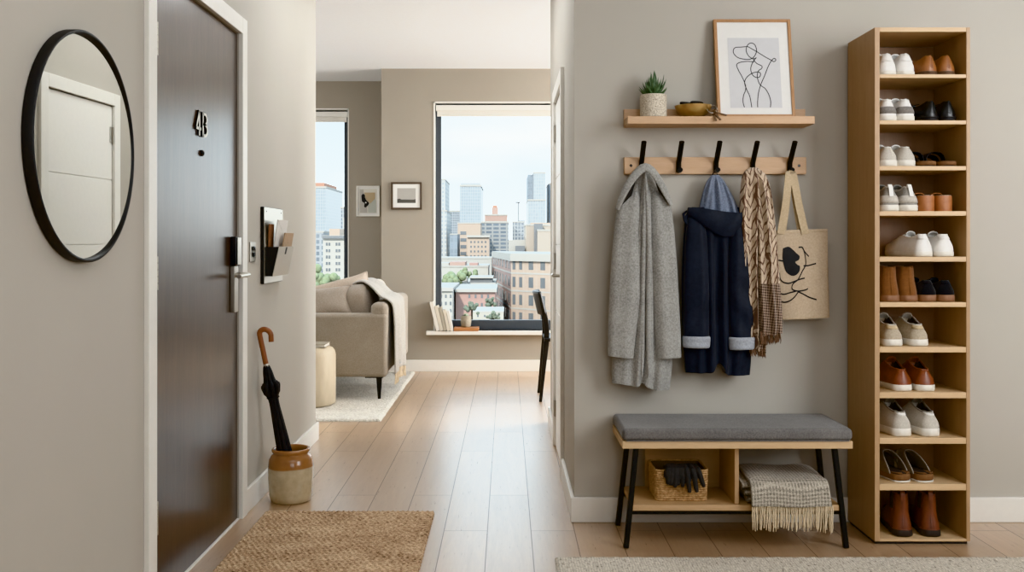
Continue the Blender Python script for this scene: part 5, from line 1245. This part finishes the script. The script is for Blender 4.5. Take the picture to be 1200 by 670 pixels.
t = tag(bx('wooden_board', 'board', None, wx(532, YS_ - .03), wx(561, YS_ - .03), YS_ - .055, YS_ + .085, sz_, sz_ + .030, .003), 'small brown wooden block under the stone pot on the sill', 'board')
vc = Vector((wx(546, YS_), YS_ + .015, sz_ + .0305))
t = thing('succulent_pot', 'small grey stone pot with a pale succulent on the wooden block', 'plant', vc)
MB().lathe([(0, 0), (.035, 0), (.043, .01), (.048, .05), (.047, .085), (.043, .100), (.037, .100), (.038, .085), (0, .083)], vc, 32, cap=False).build('pot', 'vase', t, angle=60)
mb = MB(); random.seed(4)
for rn_, (nl, el, ln, w_) in enumerate(((8, .35, .036, .012), (7, .8, .036, .011), (5, 1.2, .034, .009))):
    for k in range(nl): leaf(mb, vc + Vector((0, 0, .09)), 2 * pi * (k + .5 * rn_) / nl, el, ln, w_)
mb.build('leaves', 'pale_plant', t, angle=60)

# ================================================================ THE CITY OUTSIDE
GZ = -75.0; KC = 2.6
_lin = lin
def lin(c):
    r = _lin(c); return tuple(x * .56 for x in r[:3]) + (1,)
_wx, _wz = wx, wz
def wx(px, Y): return _wx(px, Y * KC)
def wz(py, Y): return _wz(py, Y * KC)
t = NT('street_ground'); t.color(t.ramp(t.noise(t.coord(), .05, 4), [(.35, '#a8a39a'), (.65, '#cfcac0')])); t.setp(Roughness=.95); MAT['ground'] = t.m
tag(MB().box(-1500, 1500, 24, 2900, GZ - 1, GZ).build('ground', 'ground', None, smooth=False), 'pale city ground far below the windows', 'ground', None, 'structure')
MAT['roof_pale'] = plain('pale_roof', '#cfcac2', .9); MAT['roof_grey'] = plain('grey_roof', '#8d8f92', .9); MAT['win_dark'] = plain('window_pane_grey', '#85898d', .25); MAT['brick_red'] = None
def brick(name, c1, c2, mort):
    t = NT(name); tc = t.add('ShaderNodeTexCoord'); sp = t.add('ShaderNodeSeparateXYZ'); t.link(tc.outputs['Object'], sp.inputs[0]); cb = t.add('ShaderNodeCombineXYZ')
    t.link(t.math('ADD', sp.outputs['X'], sp.outputs['Y']), cb.inputs['X']); t.link(sp.outputs['Z'], cb.inputs['Y'])
    br = t.add('ShaderNodeTexBrick'); t.link(cb.outputs[0], br.inputs['Vector'])
    for k, v in (('Scale', 1), ('Mortar Size', .03), ('Brick Width', .6), ('Row Height', .25)): br.inputs[k].default_value = v
    br.inputs['Color1'].default_value = lin(c1); br.inputs['Color2'].default_value = lin(c2); br.inputs['Mortar'].default_value = lin(mort)
    t.color(br.outputs['Color']); t.setp(Roughness=.85); MAT[name] = t.m
brick('brick_red', '#b6948a', '#be9e94', '#c6b0a8'); brick('brick_tan', '#d2b8a4', '#d6bfad', '#dac9bb'); brick('brick_pink', '#c49c92', '#caa59b', '#d0b2a9'); brick('brick_cream', '#d5d0c7', '#d9d5cc', '#dcd8d0'); brick('brick_orange', '#c3a193', '#c9a99c', '#d0b5aa')  # haze is put into the pale wall colours across the city
def blk(mb, pxl, pxr, ytop, Y, dep, zb=None, mi=0):
    return mb.box(wx(pxl, Y), wx(pxr, Y), Y * KC, (Y + dep) * KC, GZ if zb is None else zb, wz(ytop, Y), mi)
def tower(label, wall, segs, Y, dep, roof='roof_pale', extras=(), name='tower'):
    """segs: (pxl, pxr, ytop[, dy]); each is a wall block"""
    x = wx((segs[0][0] + segs[0][1]) / 2, Y); o = thing(name, label, 'building', (x, (Y + dep / 2) * KC, GZ)); y_, d_ = Y, dep
    for s_ in segs:
        yy = (Y + (s_[3] if len(s_) > 3 else 0)) * KC; dp = dep * KC; mb = MB(); mb.box(wx(s_[0], Y), wx(s_[1], Y), yy, yy + dp, GZ, wz(s_[2], Y)); mb.build('wall', wall, o, smooth=False)
        mb = MB(); h = dp * .02; mb.box(wx(s_[0], Y) - h * .3, wx(s_[1], Y) + h * .3, yy - h * .3, yy + dp + h * .3, wz(s_[2], Y), wz(s_[2], Y) + h); mb.build('roof', roof, o, smooth=False)
    for nm, mt, q in extras: blk(MB(), *q).build(nm, mt, o, smooth=False)
    return o
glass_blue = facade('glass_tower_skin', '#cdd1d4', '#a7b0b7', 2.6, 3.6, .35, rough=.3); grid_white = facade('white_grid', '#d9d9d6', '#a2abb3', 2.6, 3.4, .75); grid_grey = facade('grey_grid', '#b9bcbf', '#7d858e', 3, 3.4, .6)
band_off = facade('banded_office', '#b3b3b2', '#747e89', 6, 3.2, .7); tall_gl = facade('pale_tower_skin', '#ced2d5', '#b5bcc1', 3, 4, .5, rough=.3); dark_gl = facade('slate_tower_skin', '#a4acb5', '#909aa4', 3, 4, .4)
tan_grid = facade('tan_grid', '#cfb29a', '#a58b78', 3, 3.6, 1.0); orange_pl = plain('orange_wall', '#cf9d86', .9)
for k in (): pass
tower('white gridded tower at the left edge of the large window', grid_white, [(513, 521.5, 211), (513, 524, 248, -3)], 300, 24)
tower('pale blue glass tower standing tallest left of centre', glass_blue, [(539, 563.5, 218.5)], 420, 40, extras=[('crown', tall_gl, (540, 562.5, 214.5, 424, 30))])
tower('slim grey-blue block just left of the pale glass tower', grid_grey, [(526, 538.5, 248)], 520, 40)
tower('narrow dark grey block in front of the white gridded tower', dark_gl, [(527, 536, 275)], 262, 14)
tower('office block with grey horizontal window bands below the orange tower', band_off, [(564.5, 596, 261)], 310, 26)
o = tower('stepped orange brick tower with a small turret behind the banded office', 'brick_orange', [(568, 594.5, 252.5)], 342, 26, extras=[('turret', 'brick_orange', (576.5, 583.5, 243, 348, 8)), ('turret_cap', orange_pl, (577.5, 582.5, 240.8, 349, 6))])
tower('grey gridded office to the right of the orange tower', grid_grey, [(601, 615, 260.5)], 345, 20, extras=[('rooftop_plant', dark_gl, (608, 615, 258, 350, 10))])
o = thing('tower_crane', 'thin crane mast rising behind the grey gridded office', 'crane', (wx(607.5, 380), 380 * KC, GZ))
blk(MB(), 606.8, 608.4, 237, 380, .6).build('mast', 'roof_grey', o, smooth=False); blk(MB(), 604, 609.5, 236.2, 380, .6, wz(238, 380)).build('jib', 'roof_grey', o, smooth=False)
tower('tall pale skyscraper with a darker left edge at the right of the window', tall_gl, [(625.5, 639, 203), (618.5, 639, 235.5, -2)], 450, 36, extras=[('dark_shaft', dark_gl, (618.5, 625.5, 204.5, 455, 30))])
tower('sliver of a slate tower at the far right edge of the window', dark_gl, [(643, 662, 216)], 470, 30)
# tan apartment houses with windows of their own
def windows(o, px0, px1, nx, py0, py1, ny, Y, w_, h_, mat='win_dark', skip=()):
    for j in range(ny):
        for i in range(nx):
            if (i, j) in skip: continue
            x = wx(lerp(px0, px1, i / max(1, nx - 1)), Y); z = wz(lerp(py0, py1, j / max(1, ny - 1)), Y)
            k_ = Y * KC / F / 2; MB().box(x - w_ * k_, x + w_ * k_, Y * KC - .2, Y * KC + .1, z - h_ * k_, z + h_ * k_).build('window', mat, o, smooth=False)
o = tower('taller tan apartment house left of the banded office', 'brick_tan', [(536.5, 563, 262)], 285, 18, name='apartment_house'); windows(o, 543, 543, 1, 273, 297, 4, 285, 7, 4)

o = tower('lower tan house with a heavy cornice and rows of windows', 'brick_tan', [(548, 573, 277.5)], 262, 16, name='apartment_house', extras=[('cornice', 'roof_pale', (547, 574, 275.5, 261.3, 17, wz(278, 262)))]); windows(o, 552, 569, 5, 283.5, 300, 4, 262, 1.9, 2.4)
o = tower('beige blank-walled block near the right side of the window', plain('beige_wall', '#cdbfb1', .9), [(616, 646, 264.5), (629, 690, 271, -6)], 235, 20, name='apartment_house', extras=[('rooftop_shed', 'brick_tan', (622, 645, 261, 239, 8)), ('rooftop_tank', 'roof_grey', (626, 636, 262, 231.5, 2.5)), ('rooftop_ledge', 'roof_pale', (596, 615.9, 281, 238, 10)), ('rooftop_hut', 'roof_grey', (604, 615, 288, 234, 3))])
# corner brick building
A, B, D = Vector((wx(599, 168), 168 * KC)), Vector((wx(576.8, 212), 212 * KC)), Vector((wx(706, 152), 152 * KC)); Cc = B + D - A
o = thing('brick_corner_building', 'large red brick corner building with pale cornice and rows of windows', 'building', (A.x, A.y, GZ)); ztp = wz(300.5, 168)
zg = GZ
redp = plain('rose_brick', '#a98475', .85); redl = plain('tan_brick_face', '#cbaa8d', .85)
mb = MB(); V = lambda p, z: Vector((p.x, p.y, z))
mb.add([V(A, zg), V(B, zg), V(B, ztp), V(A, ztp)], [(0, 1, 2, 3)]); mb.add([V(B, zg), V(Cc, zg), V(Cc, ztp), V(B, ztp), V(D, zg), V(D, ztp)], [(0, 1, 2, 3), (1, 4, 5, 2)])
mb.build('side_wall', 'brick_red', o, smooth=False, fixn=False)
MB().add([V(A, zg), V(D, zg), V(D, ztp), V(A, ztp)], [(0, 1, 2, 3)]).build('front_wall', 'brick_tan', o, smooth=False, fixn=False)
def offp(p, k): c = (A + B + Cc + D) / 4; return p + (p - c).normalized() * k
MB().hexa([V(offp(q, 1.6), ztp - 2) for q in (A, B, Cc, D)], [V(offp(q, 1.6), ztp + .6) for q in (A, B, Cc, D)]).build('cornice', 'roof_pale', o, smooth=False)
MB().hexa([V(offp(q, .8), ztp + .6) for q in (A, B, Cc, D)], [V(offp(q, .8), ztp + 1.4) for q in (A, B, Cc, D)]).build('parapet', 'roof_pale', o, smooth=False)
def wall_win(P, Q, us, zs, w_, h_, mat='win_dark', frame=True):
    d = (Q - P).normalized(); n_ = Vector((d.y, -d.x)); L_ = (Q - P).length
    if n_.y > 0: n_ = -n_
    for z in zs:
        for u in us:
            c = P + (Q - P) * u
            q = [c - d * w_ / 2 - n_ * .1, c + d * w_ / 2 - n_ * .1, c + d * w_ / 2 + n_ * .12, c - d * w_ / 2 + n_ * .12]
            MB().hexa([V(k, z - h_ / 2) for k in q], [V(k, z + h_ / 2) for k in q]).build('window', mat, o, smooth=False)
zs = [wz(y, 168) for y in (309.5, 330, 350.5, 371, 391)]
wall_win(A, B, [.09, .24, .39, .53, .66, .78, .89], zs[:4], 7, 4.4)
wall_win(A, D, [.035, .115], zs[:4], 1.9, 4.6); wall_win(A, D, [.235, .37], zs[:4], 2.9, 4.6)
wall_win(A, D, [.55, .68], zs[:4], 2.9, 4.6)
for k in range(4):
    zc = zs[k] - 4.0
    mb = MB()
    for P, Q in ((A, B), (A, D)):
        d = (Q - P).normalized(); n_ = Vector((d.y, -d.x)); n_ = -n_ if n_.y > 0 else n_; q = [P - n_ * .02, Q - n_ * .02, Q + n_ * .12, P + n_ * .12]
        mb.hexa([V(r, zc - .35) for r in q], [V(r, zc + .35) for r in q])
    mb.build('stone_course', 'roof_pale', o, smooth=False)
# lower houses in the middle distance
o = tower('pink brick house with small dark windows beyond the sill', 'brick_pink', [(534, 580, 341)], 140, 16, name='town_house', extras=[('cornice', 'roof_pale', (533.2, 582, 338.5, 139.5, 17, wz(342, 140)))]); windows(o, 550, 572, 4, 347, 357, 2, 140, 2.3, 4.2, skip=((1, 1), (0, 1)))
o = tower('cream house at the left edge below the white roofs', 'brick_cream', [(508, 530.3, 340)], 136, 18, name='town_house', extras=[('cornice', 'roof_pale', (506, 530.8, 337, 135.6, 18, wz(341, 136)))]); windows(o, 517, 528, 3, 347, 372, 4, 136, 2.3, 4)
o = tower('long white-roofed block with a grey clerestory', plain('offwhite_wall', '#cbc7bf', .9), [(508, 580, 334)], 165, 20, name='town_house', extras=[('clerestory', 'roof_grey', (551, 577, 326, 166, 8)), ('clerestory_roof', 'roof_pale', (550, 578, 324.5, 165.5, 9, wz(326, 165.5))), ('stair_head', 'roof_pale', (537, 547, 325, 163, 5))])
o = tower('row of low houses with a salmon brick storey', 'brick_cream', [(508, 572, 313)], 205, 18, name='town_house', extras=[('salmon_storey', 'brick_orange', (527, 545, 307, 206, 10)), ('brick_chimney', 'brick_pink', (550, 560, 308, 207, 6)), ('pale_storey', 'roof_pale', (512, 526, 308, 208, 8))])
tower('pale low block right behind the row of low houses', plain('chalk_wall', '#cdc8c0', .9), [(505, 576, 303)], 240, 16, name='town_house')
o = tower('small white house at street level below the pink house', plain('white_render', '#d2ccc0', .9), [(552, 590, 366)], 118, 8, name='town_house'); windows(o, 560, 584, 4, 370, 376, 2, 118, 2, 2.5)
# view through the window behind the sofa
tower('blue glass tower with an orange crown seen over the sofa', glass_blue, [(352, 382, 220.5)], 400, 40, extras=[('crown', orange_pl, (352, 380, 214, 404, 30))])
tower('grey slab tower at the right edge of the sofa window', grid_grey, [(399.5, 418, 244)], 330, 26)
tower('white stepped block below the grey slab tower', plain('white_wall', '#d3d0ca', .9), [(402, 420, 257)], 260, 22)
o = tower('cream office house with paired windows and grey cornice behind the sofa', 'brick_cream', [(378.5, 440, 279)], 150, 22, name='apartment_house', extras=[('cornice', 'roof_grey', (377.5, 441, 276.2, 149.5, 23, wz(279.5, 150))), ('rooftop_hut', 'brick_tan', (386, 398, 268, 156, 6))])
for c_ in (384.5, 396, 407.5): windows(o, c_ - 1.6, c_ + 1.6, 2, 286, 316, 5, 150, 2.3, 3.6)
tower('grey flat block on the left behind the cream office house', grid_grey, [(340, 379, 272.5)], 215, 20)
# the rest of the city out to the horizon
rn = random.Random(21); mb = MB()
for k in range(420):
    y = rn.uniform(560, 1900); x = rn.uniform(-1.05, 1.05) * y; w_ = rn.uniform(14, 38); top = rn.choice((-28, -22, -16, -12, -8, -5)) + rn.uniform(-4, 4) + (rn.uniform(8, 60) if rn.random() < .10 and abs(x / y + .05) > .22 else 0)
    if y < 1150 and -.26 < x / y < .1: top = min(top, -24)
    mb.box(x - w_, x + w_, y, y + w_ * 1.4, GZ, top, k % 3)
for k in range(60):
    y = rn.uniform(220, 520); x = rn.choice((-1, 1)) * rn.uniform(.32, 1.3) * y; w_ = rn.uniform(8, 20); mb.box(x - w_, x + w_, y, y + w_ * 1.5, GZ, rn.uniform(-34, -6), k % 3)
tag(mb.build('distant_city', [grid_grey, facade('cream_grid', '#d2cabd', '#8f8f8e', 3, 3.4, .9), facade('rose_grid', '#c4a99d', '#8d8784', 3, 3.4, .9)], None, smooth=False), 'hazy low city blocks reaching to the horizon behind the nearer buildings', 'city blocks', None, 'structure')
# trees
def tree(label, px, py, Y, r, col, seed, grp):
    o = thing('street_tree', label, 'tree', (wx(px, Y), Y * KC, GZ), grp); r *= KC; rn = random.Random(seed); zc = wz(py, Y)
    MB().tube([(wx(px, Y), Y * KC, GZ), (wx(px, Y), Y * KC, zc)], [.5, .3], 7).build('trunk', 'soil', o)
    mb = MB()
    for k in range(26):
        c = Vector((wx(px, Y) + rn.gauss(0, r * .5), Y * KC + rn.gauss(0, r * .4), zc + rn.gauss(0, r * .30))); mb.blob(c, (r * rn.uniform(.25, .4),) * 3, (1, 1), None, 9, 6)
    ob = mb.build('crown', col, o); return o
MAT['foliage_light'] = plain('light_foliage', '#8b9672', .9, 0, '#a8b38f', 1.2); MAT['foliage_dark'] = plain('dark_foliage', '#6d7567', .9, 0, '#8c947f', 1.2)
tree('bright green tree left of the white stair head', 529, 327, 160, 1.9, 'foliage_light', 1, None); tree('green tree behind the long white roof', 547, 322, 192, 1.5, 'foliage_light', 2, None)
tree('dark tree in front of the pink house', 553, 359, 113, .7, 'foliage_dark', 3, None); tree('dark tree beside the brick corner building', 573.5, 355, 132, .8, 'foliage_dark', 4, None)
tree('low dark tree nearest the sill at the brick corner', 578, 371, 110, .6, 'foliage_dark', 5, None)
tree('bright green tree seen just above the sofa pillows', 379, 327, 120, 1.6, 'foliage_light', 6, None)

wx, wz, lin = _wx, _wz, _lin

SKY, SUN, VIEW, EXPO = 3.6, 5.5, 'Khronos PBR Neutral', 0.0
LAMPS = [
    ('key_window_light', (3.1, 1.75, 1.95), (1.3, 3.94, 1.1), 1.7, 1.8, 96, (.94, .975, 1)),  # unseen area lamp for the soft light from the right; no window here
    ('rear_window_light', (1.2, -1.55, 1.7), (.6, 3.9, 1.0), 2.4, 1.7, 42, (.94, .975, 1)),  # added fill behind the camera; the rear wall has no window
    ('entry_ceiling_light', (.1, 1.6, 2.66), (.1, 1.7, 0), 1.6, 1.6, 14, (.95, .98, 1)),  # unseen softbox added overhead to fill the entry
    ('hall_ceiling_light', (-.42, 5.0, 2.66), (-.42, 5.0, 0), .8, 1.6, 21, (.95, .98, 1)),  # added fill to brighten the hall floor and left wall
    ('dining_window_light', (3.2, 7.3, 1.4), (-1, 7.0, .9), 1.8, 1.9, 250, (.95, .98, 1)),
    ('dining_ceiling_light', (1.7, 7.2, 2.66), (1.2, 7.2, 0), 1.6, 1.6, 50, (.95, .98, 1)),  # added out of view behind the hall wall to lift the living room floor
    ('lounge_window_light', (-4.4, 7.3, 1.5), (0, 7.4, 1.0), 2.2, 1.9, 60, (.95, .98, 1)),  # added fill from the left for the alcove; no window in that wall
]

# ================================================================ LIGHT, SKY, CAMERA
w = bpy.data.worlds.new('sky'); SC.world = w; w.use_nodes = True; nt = w.node_tree; bg = nt.nodes['Background']
tc = nt.nodes.new('ShaderNodeTexCoord'); sp = nt.nodes.new('ShaderNodeSeparateXYZ'); nt.links.new(tc.outputs['Generated'], sp.inputs[0])
cr = nt.nodes.new('ShaderNodeValToRGB'); cr.color_ramp.elements[0].position = 0; cr.color_ramp.elements[0].color = lin('#eef4f7'); cr.color_ramp.elements[1].position = .5; cr.color_ramp.elements[1].color = lin('#a9cde8')
e = cr.color_ramp.elements.new(.16); e.color = lin('#d6e8f3')
nt.links.new(sp.outputs['Z'], cr.inputs['Fac'])
nz = nt.nodes.new('ShaderNodeTexNoise'); nz.inputs['Scale'].default_value = 3.5; nz.inputs['Detail'].default_value = 4; mp = nt.nodes.new('ShaderNodeMapping'); mp.inputs['Scale'].default_value = (1, 1, 3.5)
nt.links.new(tc.outputs['Generated'], mp.inputs[0]); nt.links.new(mp.outputs[0], nz.inputs['Vector'])
r2 = nt.nodes.new('ShaderNodeValToRGB'); r2.color_ramp.elements[0].position = .5; r2.color_ramp.elements[1].position = .72
mx = nt.nodes.new('ShaderNodeMix'); mx.data_type = 'RGBA'; nt.links.new(nz.outputs['Fac'], r2.inputs[0]); nt.links.new(r2.outputs[0], mx.inputs[0]); nt.links.new(cr.outputs[0], mx.inputs[6]); mx.inputs[7].default_value = lin('#ffffff')
nt.links.new(mx.outputs[2], bg.inputs['Color']); bg.inputs['Strength'].default_value = SKY
def area(name, loc, target, sx, sy, power, col=(1, 1, 1), spread=180):
    l = bpy.data.lights.new(name, 'AREA'); l.shape = 'RECTANGLE'; l.size = sx; l.size_y = sy; l.energy = power; l.color = col; l.spread = R(spread)
    o = bpy.data.objects.new(name, l); COL.objects.link(o); o.location = loc
    o.rotation_euler = (Vector(target) - Vector(loc)).to_track_quat('-Z', 'Y').to_euler(); return o
sun = bpy.data.lights.new('sun', 'SUN'); sun.energy = SUN; sun.angle = R(2); sun.color = (1, .93, .84); so = bpy.data.objects.new('sun', sun); COL.objects.link(so)
so.rotation_euler = Vector((.28, .8, -.55)).to_track_quat('-Z', 'Y').to_euler(); so.location = (0, 0, 30)
for a in LAMPS: area(*a)
cam = bpy.data.cameras.new('camera'); co = bpy.data.objects.new('camera', cam); COL.objects.link(co); SC.camera = co
co.location = (0, 0, H); co.rotation_euler = (pi / 2, 0, 0); cam.sensor_fit = 'HORIZONTAL'; cam.sensor_width = 36; cam.lens = 36 * F / 1200
cam.shift_x = (600 - CX) / 1200; cam.shift_y = (CY - 335) / 1200; cam.clip_start = .05; cam.clip_end = 3000
SC.view_settings.view_transform = VIEW; SC.view_settings.exposure = EXPO
SC.cycles.max_bounces = 8; SC.cycles.diffuse_bounces = 5; SC.cycles.transparent_max_bounces = 12; SC.cycles.sample_clamp_indirect = 4; SC.cycles.caustics_reflective = False; SC.cycles.caustics_refractive = False
